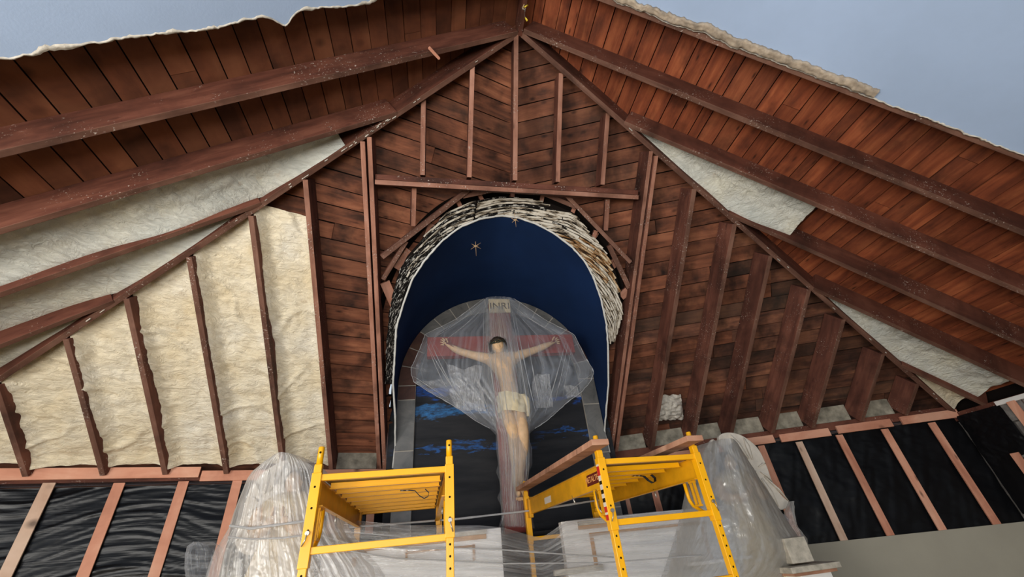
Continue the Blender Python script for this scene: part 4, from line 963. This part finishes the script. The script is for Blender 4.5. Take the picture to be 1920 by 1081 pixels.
# ------------------------------------------------------------------ draped plastic sheets
def drape(name, rows, Y0, bulge, mat, label, cat='plastic sheet', folds=14, amp=.02, nu=110, nv=150, seed=0, group=None, Yrow=None, shape=0.5, wr=.010, thin_top=False):
    R = np.array(rows, float); yy = R[:, 0]
    def f(u, v):
        y = yy[0] + v * (yy[-1] - yy[0]); xl_ = np.interp(y, yy, R[:, 1]); xr_ = np.interp(y, yy, R[:, 2]); c = 2 * u - 1
        Yb = Y0 if Yrow is None else float(np.interp(y, [r[0] for r in Yrow], [r[1] for r in Yrow]))
        Y = Yb - bulge * (min(1.0, max(0.15, v / 0.25)) if thin_top else 1.0) * max(0.0, 1 - abs(c) ** 2) ** shape
        p = atY(xl_ + (xr_ - xl_) * u, y, Yb)
        # keep the silhouette, move the middle forward in the room (not along the view)
        p = p + np.array([0, Y - Yb, 0]); W_ = (xr_ - xl_) / 250
        wv = (1.6 * abs(nz(u * folds * 1.3 + 0.8 * nz(v * 2.0, u * 2, seed), v * 0.9, seed)) + 0.8 * abs(nz(u * folds * 3.1, v * 1.6, seed + 7)) - 0.5) * amp * (0.5 + 1.2 * abs(nz(u * 3, v * 1.5, seed + 3)))
        k = 1 - abs(c) ** 6
        p = p + np.array([0.25 * wv * k, -wv * min(1.0, 0.4 + W_) * k, 0]) + np.array([0, -1, 0]) * (wr * fbm(u * 9 + seed, v * 9, seed, 5)) * k
        return p
    m = MB(); m.grid(f, nu, nv); o = m.build(name, mat, None); tag(o, label, cat, group); return o
rows = [(557, 912, 958), (563, 903, 968), (600, 853, 1022), (627, 797, 1076), (645, 791, 1085), (675, 778, 1100), (690, 771, 1110), (700, 771, 1113), (716, 776, 1106), (735, 805, 1090), (752, 836, 1066), (770, 866, 1046), (788, 890, 1026), (803, 918, 1003), (815, 930, 990), (840, 930, 998), (870, 934, 998), (884, 930, 992), (900, 936, 990), (915, 940, 986), (932, 932, 984), (950, 940, 990), (970, 940, 998), (990, 934, 1003)]
Yr = [(557, YC_ - .05), (600, YC_ - .07), (627, YC_ - .09), (700, YC_ - .10), (800, YC_ - .10), (990, YC_ - .04)]
sh = drape('plastic_sheet', rows, YC_, .18, 'clear', 'clear plastic sheet hung over the crucifix, wide at the arms and gathered at the feet', folds=12, amp=.014, Yrow=Yr, seed=2, group=None, shape=1.0, wr=.012, thin_top=True, nu=150, nv=180)
rows2 = [(557, 915, 956), (600, 858, 1018), (627, 803, 1072), (690, 778, 1106), (716, 782, 1102), (740, 815, 1082), (770, 862, 1044), (795, 905, 1010), (806, 925, 995)]
def back(u, v):
    y = 557 + v * 249; R = np.array(rows2, float); xl_ = np.interp(y, R[:, 0], R[:, 1]); xr_ = np.interp(y, R[:, 0], R[:, 2])
    p = atY(xl_ + (xr_ - xl_) * u, y, YC_ + .13); return p + np.array([0, .03 * fbm(u * 7, v * 7, 3, 5) + .08 * math.sin(math.pi * u) * 0.5, 0])
MB().grid(back, 90, 80).build('back_layer', 'clear_far', sh)
rows3 = [(560, 914, 957), (640, 908, 972), (700, 904, 990), (760, 915, 1000), (810, 934, 996), (870, 938, 996), (930, 940, 990), (985, 944, 994)]
def wrap(u, v):
    y = 560 + v * 425; R_ = np.array(rows3, float); xl_ = np.interp(y, R_[:, 0], R_[:, 1]); xr_ = np.interp(y, R_[:, 0], R_[:, 2]); c = 2 * u - 1
    p = atY(xl_ + (xr_ - xl_) * u, y, YC_ - .26); return p + np.array([0, .19 * max(0, 1 - v / .15) + .10 * c * c + .012 * abs(nz(u * 16, v * 2, 4)) * 2 + .006 * fbm(u * 20, v * 16, 3, 4), 0])
MB().grid(wrap, 70, 150).build('inner_wrap', 'clear_mid', sh)
# rolled hem: twisted bright rim of the sheet
R = np.array(rows, float)
for sidx in (1, 2):
    pts = [atY(np.interp(y, R[:, 0], R[:, sidx]), y, np.interp(y, [r[0] for r in Yr], [r[1] for r in Yr])) + np.array([0.006 * nz(y * .2, 1, 1), -.01, 0.006 * nz(y * .2, 4, 1)]) for y in np.arange(560, 806, 3)]
    MB().tube(pts, [.003 + .008 * max(0, nz(i * .35, sidx, 1)) for i in range(len(pts))], 6).build('hem', 'strap', sh)
random.seed(21)
FOLD_HIGHLIGHTS = [((908, 566), (905, 640), (906, 720)), ((905, 570), (870, 598), (812, 634)), ((906, 575), (880, 606), (830, 640)), ((957, 566), (985, 598), (1062, 636)), ((958, 572), (990, 612), (1020, 640)),
         ((960, 580), (976, 680), (995, 790)), ((966, 590), (982, 680), (1004, 770)), ((808, 640), (826, 690), (870, 760)), ((804, 650), (832, 710), (895, 786)), ((800, 640), (818, 700), (850, 745)), ((812, 640), (850, 705), (912, 790)),
         ((1066, 640), (1056, 690), (1040, 755)), ((1060, 642), (1046, 700), (1022, 775)), ((1072, 650), (1062, 700), (1055, 745)), ((915, 640), (922, 720), (938, 800)), ((925, 660), (932, 740), (945, 800)), ((938, 668), (946, 740), (955, 800)), ((950, 668), (962, 740), (972, 800)),
         ((775, 705), (800, 720), (845, 752)), ((1108, 702), (1085, 718), (1060, 742)), ((990, 640), (1000, 700), (1012, 760)), ((890, 690), (905, 740), (925, 796)), ((944, 800), (950, 860), (946, 930)), ((985, 800), (990, 850), (984, 930)), ((960, 806), (966, 870), (962, 960)), ((950, 940), (945, 965), (938, 986)), ((980, 930), (990, 960), (998, 986))]
for a, b, c in FOLD_HIGHLIGHTS:  # bright highlight streaks along the creases, added as thin pale tubes
    Q = []
    for t in np.linspace(0, 1, 22):
        x = (1 - t) ** 2 * a[0] + 2 * t * (1 - t) * b[0] + t * t * c[0]; y = (1 - t) ** 2 * a[1] + 2 * t * (1 - t) * b[1] + t * t * c[1]
        xl_ = np.interp(y, R[:, 0], R[:, 1]); xr_ = np.interp(y, R[:, 0], R[:, 2]); cc = 2 * (x - xl_) / (xr_ - xl_) - 1; v_ = (y - 557) / 433
        Q.append(atY(x, y, float(np.interp(y, [q[0] for q in Yr], [q[1] for q in Yr])) - .17 * min(1.0, max(.15, v_ / .25)) * max(0, 1 - cc * cc) - .012))
    w0 = random.uniform(.0022, .0055); MB().tube(Q, [w0 * (.25 + abs(math.sin(math.pi * min(1, t * 1.0)))) * (1 + .6 * nz(i * .5, w0 * 900, 2)) for i, t in enumerate(np.linspace(0, 1, 22))], 5, flat=.6).build('fold', 'strap', sh)
for x0, y0, x1, y1, sd_ in ((846, 688, 906, 768, 1), (1000, 702, 1034, 764, 5), (1060, 722, 1086, 744, 8)):
    def cr_(u, v):
        e = 1 + .25 * nz(math.atan2(v - .5, u - .5) * 1.5, sd_, 3); a = (u - .5) * e + .5; b = (v - .5) * e + .5; y = y0 + (y1 - y0) * b
        p = atY(x0 + (x1 - x0) * a + (b - .5) * 8, y, YC_ + .10); return p + np.array([0, .035 * abs(nz(u * 5, v * 6, sd_)) + .02 * abs(nz(u * 13, v * 12, sd_)), 0])
    MB().grid(cr_, 40, 50).build('crumpled_fold', 'clear_thick', sh)
# ------------------------------------------------------------------ altar reredos
YR = 4.30; YRR = 4.42
def zx(x, y, Y=YR): p = atY(x, y, Y); return p[0], p[2]
al = empty('altar', (0.9, YR + .3, FLOOR), 'white altar front of two panelled blocks with tan mouldings behind the scaffolds, under clear plastic', 'altar')
def fbox(x0, y0, x1, y1, Y, D_, name, mat, parent, bevel=0.004, zbot=None, ref='l'):
    xr_ = x0 if ref == 'l' else x1
    a = atY(x0, (y0 + min(y1, 1081)) / 2, Y); b = atY(x1, (y0 + min(y1, 1081)) / 2, Y); z0 = atY(xr_, y1, Y)[2] if zbot is None else zbot; z1 = atY(xr_, y0, Y)[2]
    return MB().box(((a[0] + b[0]) / 2, Y + D_ / 2, (z0 + z1) / 2), (abs(b[0] - a[0]), D_, z1 - z0)).build(name, mat, parent, bevel)
bl = fbox(604, 988, 942, 1200, YR, .11, 'left_block', 'white', al, zbot=FLOOR, ref='r')
br = fbox(1059, 977, 1436, 1200, YRR, .11, 'right_block', 'white', al, zbot=FLOOR)
fbox(604, 1000, 912, 1009, YR - .02, .03, 'moulding', 'gold', al, ref='r'); fbox(604, 991, 912, 1000, YR - .035, .04, 'cornice', 'cornice', al, ref='r')
fbox(1085, 985, 1420, 993, YRR - .02, .03, 'moulding', 'gold', al); fbox(1085, 977, 1420, 985, YRR - .035, .04, 'cornice', 'cornice', al)
for x0, y0, x1, y1, rf in ((886, 1020, 891, 1050, 'l'), (760, 1020, 891, 1024, 'r'), (760, 1028, 764, 1050, 'l'), (660, 1045, 668, 1062, 'l')): fbox(x0, y0, x1, y1, YR - .012, .014, 'panel_frame', 'gold', al, ref=rf)
for x0, y0, x1, y1, rf in ((1110, 998, 1117, 1062, 'l'), (1110, 998, 1330, 1004, 'l'), (1325, 985, 1331, 1062, 'l')): fbox(x0, y0, x1, y1, YRR - .012, .014, 'panel_frame', 'gold', al, ref=rf)
fbox(930, 1003, 1075, 1200, 4.80, .08, 'recess', 'stone_dark', al, zbot=FLOOR)
MB().box((XCR + .12, YC_ + .08, base_z - .03), (0.80, .22, .06)).build('plinth', 'plank', al, 0.004)
MB().box((XCR + .12, YC_ + .09, (FLOOR + base_z - .06) / 2), (0.7, .16, base_z - .06 - FLOOR)).build('pedestal', 'stone_dark', al, 0.004)
fbox(1040, 1068, 1134, 1080, YRR - .06, .06, 'ledge', 'cornice', al)
fbox(1292, 1034, 1455, 1041, 4.30, .3, 'cornice', 'white', al, ref='r'); fbox(1296, 1041, 1452, 1054, 4.33, .27, 'cornice', 'cornice', al, ref='r')
fbox(1310, 1060, 1440, 1200, 4.38, .2, 'altar_step', 'white', al, zbot=FLOOR)
pp_ = atY(1530, 1070, 3.95)
pd = empty('pedestal', (pp_[0], 4.1, FLOOR), 'cream side pedestal with a projecting cornice, at the far right of the altar', 'pedestal')
fbox(1480, 1051, 1577, 1063, 3.95, .35, 'cornice', 'cornice', pd, 0.006, ref='r'); fbox(1488, 1063, 1570, 1070, 3.98, .3, 'moulding', 'plank', pd, 0.003, ref='r'); fbox(1500, 1070, 1560, 1300, 4.0, .26, 'shaft', 'white', pd, 0.004, zbot=FLOOR, ref='r')
fbox(1478, 1008, 1520, 1058, 4.05, .12, 'upper_block', 'cornice', pd, 0.006)
# ------------------------------------------------------------------ angel statues under the plastic
def angel(cx_, Y, zbase, H, mirror, label, wingpts):
    r_ = empty('angel_statue', (cx_, Y, zbase), label, 'statue')
    prof = [(0, .30), (.06, .30), (.2, .25), (.4, .20), (.55, .17), (.64, .16), (.72, .19), (.80, .20), (.84, .14), (.865, .06)]
    m = MB()
    def f(u, v):
        t = v * (len(prof) - 1); i = min(int(t), len(prof) - 2); k = t - i; z = prof[i][0] * (1 - k) + prof[i + 1][0] * k; rr = (prof[i][1] * (1 - k) + prof[i + 1][1] * k) * H
        a = u * 2 * math.pi; rr *= 1 + .06 * math.sin(a * 11 + 3 * nz(z * 3, a, 1)) * max(0, .62 - z) * 1.6; return np.array([cx_ + math.cos(a) * rr, Y + math.sin(a) * rr * .7, zbase + z * H])
    m.grid(f, 88, 40).build('robe', 'statue', r_)
    hme, Rh = head_mesh((cx_, Y - .02, zbase + .92 * H), .075 * H, 0, mirror * .5, .25); o = join_body('head', [hme], 'skin', r_)
    bm = bmesh.new(); bmesh.ops.create_icosphere(bm, subdivisions=3, radius=.088 * H)
    for v in bm.verts: v.co = Vector((cx_, Y + .022 * H, zbase + .94 * H)) + v.co * (1 + .07 * nz(v.co.x * 60, v.co.y * 60, v.co.z * 60)) - wloc(r_)
    me = bpy.data.meshes.new('hair'); bm.to_mesh(me); bm.free(); me.polygons.foreach_set('use_smooth', [True] * len(me.polygons)); link('hair', me, r_, 'hair')
    J2 = {}; E2 = []
    for s in (-1, 1):
        P = [(cx_ + s * .17 * H, Y, zbase + .79 * H), (cx_ + s * .21 * H, Y - .05 * H, zbase + .64 * H), (cx_ + s * .10 * H, Y - .20 * H, zbase + .60 * H), (cx_ + s * .025 * H, Y - .25 * H, zbase + .68 * H)]
        for i, (p, rr) in enumerate(zip(P, (.07, .055, .04, .028))): J2[f'{s}{i}'] = (p, rr * H)
        E2 += [(f'{s}0', f'{s}1'), (f'{s}1', f'{s}2'), (f'{s}2', f'{s}3')]
        for k in range(4): 
            b = np.array(P[3]) + np.array([s * .006 * H, -.004 * k * H, .005]); J2[f'{s}f{k}a'] = (b + np.array([0, -.010 * k + .01, 0]), .009); J2[f'{s}f{k}b'] = (b + np.array([-s * .006, -.010 * k + .01, .07 + .006 * (k % 2)]), .007); E2.append((f'{s}f{k}a', f'{s}f{k}b'))
        b = np.array(P[3]); J2[f'{s}ta'] = (b + np.array([0, .02, .0]), .010); J2[f'{s}tb'] = (b + np.array([0, .04, .045]), .008); E2.append((f'{s}ta', f'{s}tb'))
    join_body('arms', [skin_mesh(J2, E2, 1)], 'skin', r_)
    for k, wp in enumerate(wingpts):
        P = [atY(x, y, Y + .14) for x, y in wp]; c = np.mean(P, axis=0)
        pts = []                                                     # smooth closed outline
        n_ = len(P)
        for i in range(n_):
            a, b, c2, d = P[i - 1], P[i], P[(i + 1) % n_], P[(i + 2) % n_]
            for t in (0, .25, .5, .75): pts.append(.5 * ((2 * b) + (-a + c2) * t + (2 * a - 5 * b + 4 * c2 - d) * t * t + (-a + 3 * b - 3 * c2 + d) * t ** 3))
        wg = MB().poly(pts, (0, 1, 0), .05).build('wing', 'wing', r_, 0.012)
        top_ = max(P, key=lambda p: p[2]); bot = min(P, key=lambda p: p[2]); m = MB()
        for i in range(9):
            e = np.array(P[(i * len(P)) // 9]); s0_ = c + (e - c) * .25; m.tube([s0_ - np.array([0, .012, 0]), (s0_ + e) / 2 - np.array([0, .02, -.01]), c + (e - c) * .93 - np.array([0, .008, 0])], [.012, .026, .008], 6, flat=.4)
        m.build('feather', 'wing', wg)
    return r_
ltop = atY(548, 862, 4.35); rtop = atY(1370, 812, 4.45)
cxl = atY(545, 940, 4.35)[0]; cxr = atY(1375, 900, 4.45)[0]
Hl = (atY(560, 890, 4.35)[2] - FLOOR) * 0.62
a_l = angel(cxl, 4.40, atY(545, 885, 4.40)[2] - 1.25, 1.25, -1, 'cream angel statue muffled in plastic behind the left scaffold', [[(540, 862), (505, 876), (478, 900), (462, 930), (450, 975), (440, 1020), (470, 1040), (500, 1000), (525, 950), (545, 900)], [(556, 862), (585, 872), (602, 900), (608, 950), (600, 1000), (575, 980), (556, 930), (550, 890)]])
a_r = angel(cxr, 4.45, atY(1375, 850, 4.45)[2] - 1.15, 1.15, 1, 'pale angel statue with a bare wing tip, muffled in plastic behind the right scaffold', [[(1348, 818), (1365, 810), (1392, 816), (1420, 838), (1436, 868), (1450, 905), (1468, 930), (1483, 944), (1462, 955), (1440, 930), (1412, 900), (1385, 865), (1358, 840)], [(1338, 822), (1325, 840), (1316, 870), (1312, 920), (1330, 960), (1345, 900), (1350, 850)]])
for cx2, Yc, zz, lab in ((cxl, 4.40, a_l.location.z, 'left'), (cxr, 4.45, a_r.location.z, 'right')):
    o = MB().box((cx2, Yc + .0, (zz + FLOOR) / 2), (.62, .42, zz - FLOOR)).build('statue_plinth', 'white', None, 0.006); tag(o, 'white plinth under the ' + lab + ' angel statue', 'plinth')
drape('plastic_sheet', [(862, 522, 578), (868, 506, 592), (876, 490, 604), (888, 474, 616), (900, 465, 622), (930, 452, 632), (960, 440, 645), (990, 430, 655), (1010, 418, 668), (1035, 402, 690), (1060, 392, 712), (1081, 386, 725), (1130, 378, 740)], 4.32, .34, 'clear_thick', 'clear plastic sheet wrapped in tight vertical folds round the left angel statue', folds=22, amp=.016, seed=5, shape=.7, nu=170, nv=150)
drape('plastic_sheet', [(1016, 374, 400), (1024, 358, 416), (1040, 353, 422), (1060, 352, 424), (1081, 355, 426), (1120, 362, 430)], 4.25, .18, 'clear', 'loose puffed flap of clear plastic left of the left angel statue', folds=4, amp=.012, seed=9, nu=50, nv=50)
drape('plastic_sheet', [(836, 1306, 1362), (842, 1300, 1372), (856, 1294, 1384), (880, 1290, 1402), (910, 1286, 1424), (935, 1282, 1442), (955, 1278, 1456), (980, 1272, 1474), (1010, 1264, 1496), (1035, 1256, 1500), (1060, 1248, 1490), (1081, 1240, 1470), (1130, 1230, 1450)], 4.40, .36, 'clear_haze', 'hazy clear plastic sheet hung over the right angel statue', folds=5, amp=.010, seed=12, shape=.7, nu=130, nv=150)
drape('plastic_sheet', [(940, 1478, 1484), (960, 1470, 1487), (985, 1472, 1492), (1010, 1476, 1512), (1024, 1482, 1514), (1034, 1486, 1500)], 4.42, .06, 'clear_haze', 'ragged tail of clear plastic hanging right of the pale wing', folds=3, amp=.01, seed=15, nu=30, nv=50)
# wide sheet over the altar blocks
topc = [(560, 1000), (600, 972), (650, 974), (700, 978), (760, 984), (900, 984), (945, 989), (985, 1001), (1015, 1008), (1035, 995), (1060, 976), (1110, 970), (1200, 962), (1300, 952), (1380, 944), (1450, 948), (1500, 985)]
TX = [a for a, b in topc]; TY = [b for a, b in topc]
def wide(u, v):
    x = 580 + u * 900; y0 = np.interp(x, TX, TY); y = y0 + v * (1140 - y0); Y = (YR if x < 942 else (YRR if x > 1059 else YR + (YRR - YR) * (x - 942) / 117)) - .055 - .03 * v - .012 * math.sin(v * 22 + 6 * nz(u * 3, v * 2, 1))
    if 945 < x < 1058: Y += .10 * math.sin((x - 945) / 113 * math.pi) * (1 - v)
    p = atY(x, y, Y); return p + np.array([0, .012 * fbm(u * 22, v * 6, 4, 4), .006 * nz(u * 8, v * 20, 2)])
m = MB(); m.grid(wide, 200, 60); o = m.build('plastic_sheet', 'clear_flat', None); tag(o, 'wide clear plastic sheet stretched across the two white altar blocks', 'plastic sheet')
def rope(pts, Y, r, name, label, parent=None):
    P = [atY(x, y, Y if not isinstance(Y, (list, tuple)) else Y[i]) for i, (x, y) in enumerate(pts)]; Q = []
    for i in range(len(P) - 1):
        for t in np.linspace(0, 1, 9)[:-1]: Q.append(P[i] + (P[i + 1] - P[i]) * t)
    Q.append(P[-1]); o = MB().tube(Q, [r * (1 + .35 * nz(i * .4, 3, r * 99)) for i in range(len(Q))], 8, flat=.45).build(name, 'strap', parent)
    if label: tag(o, label, 'plastic strip', 'twisted plastic strips')
    return o
rope([(655, 988), (860, 972), (1000, 956), (1180, 928), (1300, 900)], [4.4, 4.5, 4.55, 4.5, 4.3], .020, 'plastic_strip', 'long taut plastic strip running above the altar from scaffold to scaffold')
rope([(600, 1003), (660, 1020), (760, 1028), (860, 1027), (943, 1030), (1066, 1039), (1150, 1044)], 4.19, .012, 'plastic_strip', 'middle plastic strip slung across the altar blocks')
rope([(640, 1030), (740, 1046), (862, 1052), (946, 1056), (1136, 1054), (1320, 1040)], 4.18, .012, 'plastic_strip', 'lowest plastic strip slung across the altar blocks')
wr_ = rope([(432, 985), (470, 990), (530, 982), (590, 974)], 3.96, .022, 'plastic_strip', 'bright plastic strip tied round the left statue, the upper one')
rope([(428, 1006), (470, 1010), (530, 1008), (590, 1000)], 3.97, .014, 'plastic_strip', 'thin plastic strip tied round the left statue, the lower one')
# ------------------------------------------------------------------ cable at the ridge
m = MB(); c = empty('ceiling_cable', tuple(atY(984, 30, 1.80)), 'tan cable end with yellow wire nuts hanging at the ridge above the niche', 'cable')
P = [(984, -30), (985, 0), (983, 8), (980, 15), (984, 20), (986, 14)]
MB().tube([atY(x, y, 1.80) for x, y in P], .006, 8).build('cable', 'cable', c)
MB().tube([atY(x, y, 1.79) for x, y in ((978, 14), (981, 18), (985, 16), (984, 21))], .004, 6).build('bare_wire', 'galv', c)
for a, b in (((984, 13), (989, 10)), ((985, 33), (988, 38))): MB().tube([atY(*a, 1.78), atY(*b, 1.78)], [.006, .009], 10).build('wire_nut', 'wirenut', c)
MB().tube([atY(984, 20, 1.79), atY(983, 28, 1.79), atY(985, 33, 1.78)], .002, 6).build('wire', 'galv', c)

# splinter hanging under the first left rafter
sp = MB().quadbox([on(803, 92, off(ML, 0.0)), on(822, 112, off(ML, -0.05)), on(825, 111, off(ML, -0.05)), on(806, 90, off(ML, 0.0))] + [q + np.array([0, -.012, .01]) for q in (on(803, 92, ML), on(822, 112, off(ML, -0.05)), on(825, 111, off(ML, -0.05)), on(806, 90, ML))])
sp.build('splinter', 'lumber', root_left)
# torn bits of plaster left along the hip rafter and round the header
random.seed(31)
m = MB()
for k in range(46):
    t = random.gauss(0.27, 0.05) if k < 26 else random.uniform(0.05, 0.95); C = CL if k < 36 else CR
    p = A + (C - A) * t + np.array([random.uniform(-.03, .03), -.012, random.uniform(-.02, .0)]); L = random.uniform(.012, .05); h = random.uniform(.004, .012)
    d = unit(C - A); m.quadbox([p, p + d * L, p + d * L + np.array([0, -.004, h]), p + np.array([0, -.004, h])] + [q + np.array([0, .008, .004]) for q in (p, p + d * L, p + d * L + np.array([0, -.004, h]), p + np.array([0, -.004, h]))])
o = m.build('plaster_crumbs', 'plaster_edge', rfl); o['kind'] = 'stuff'
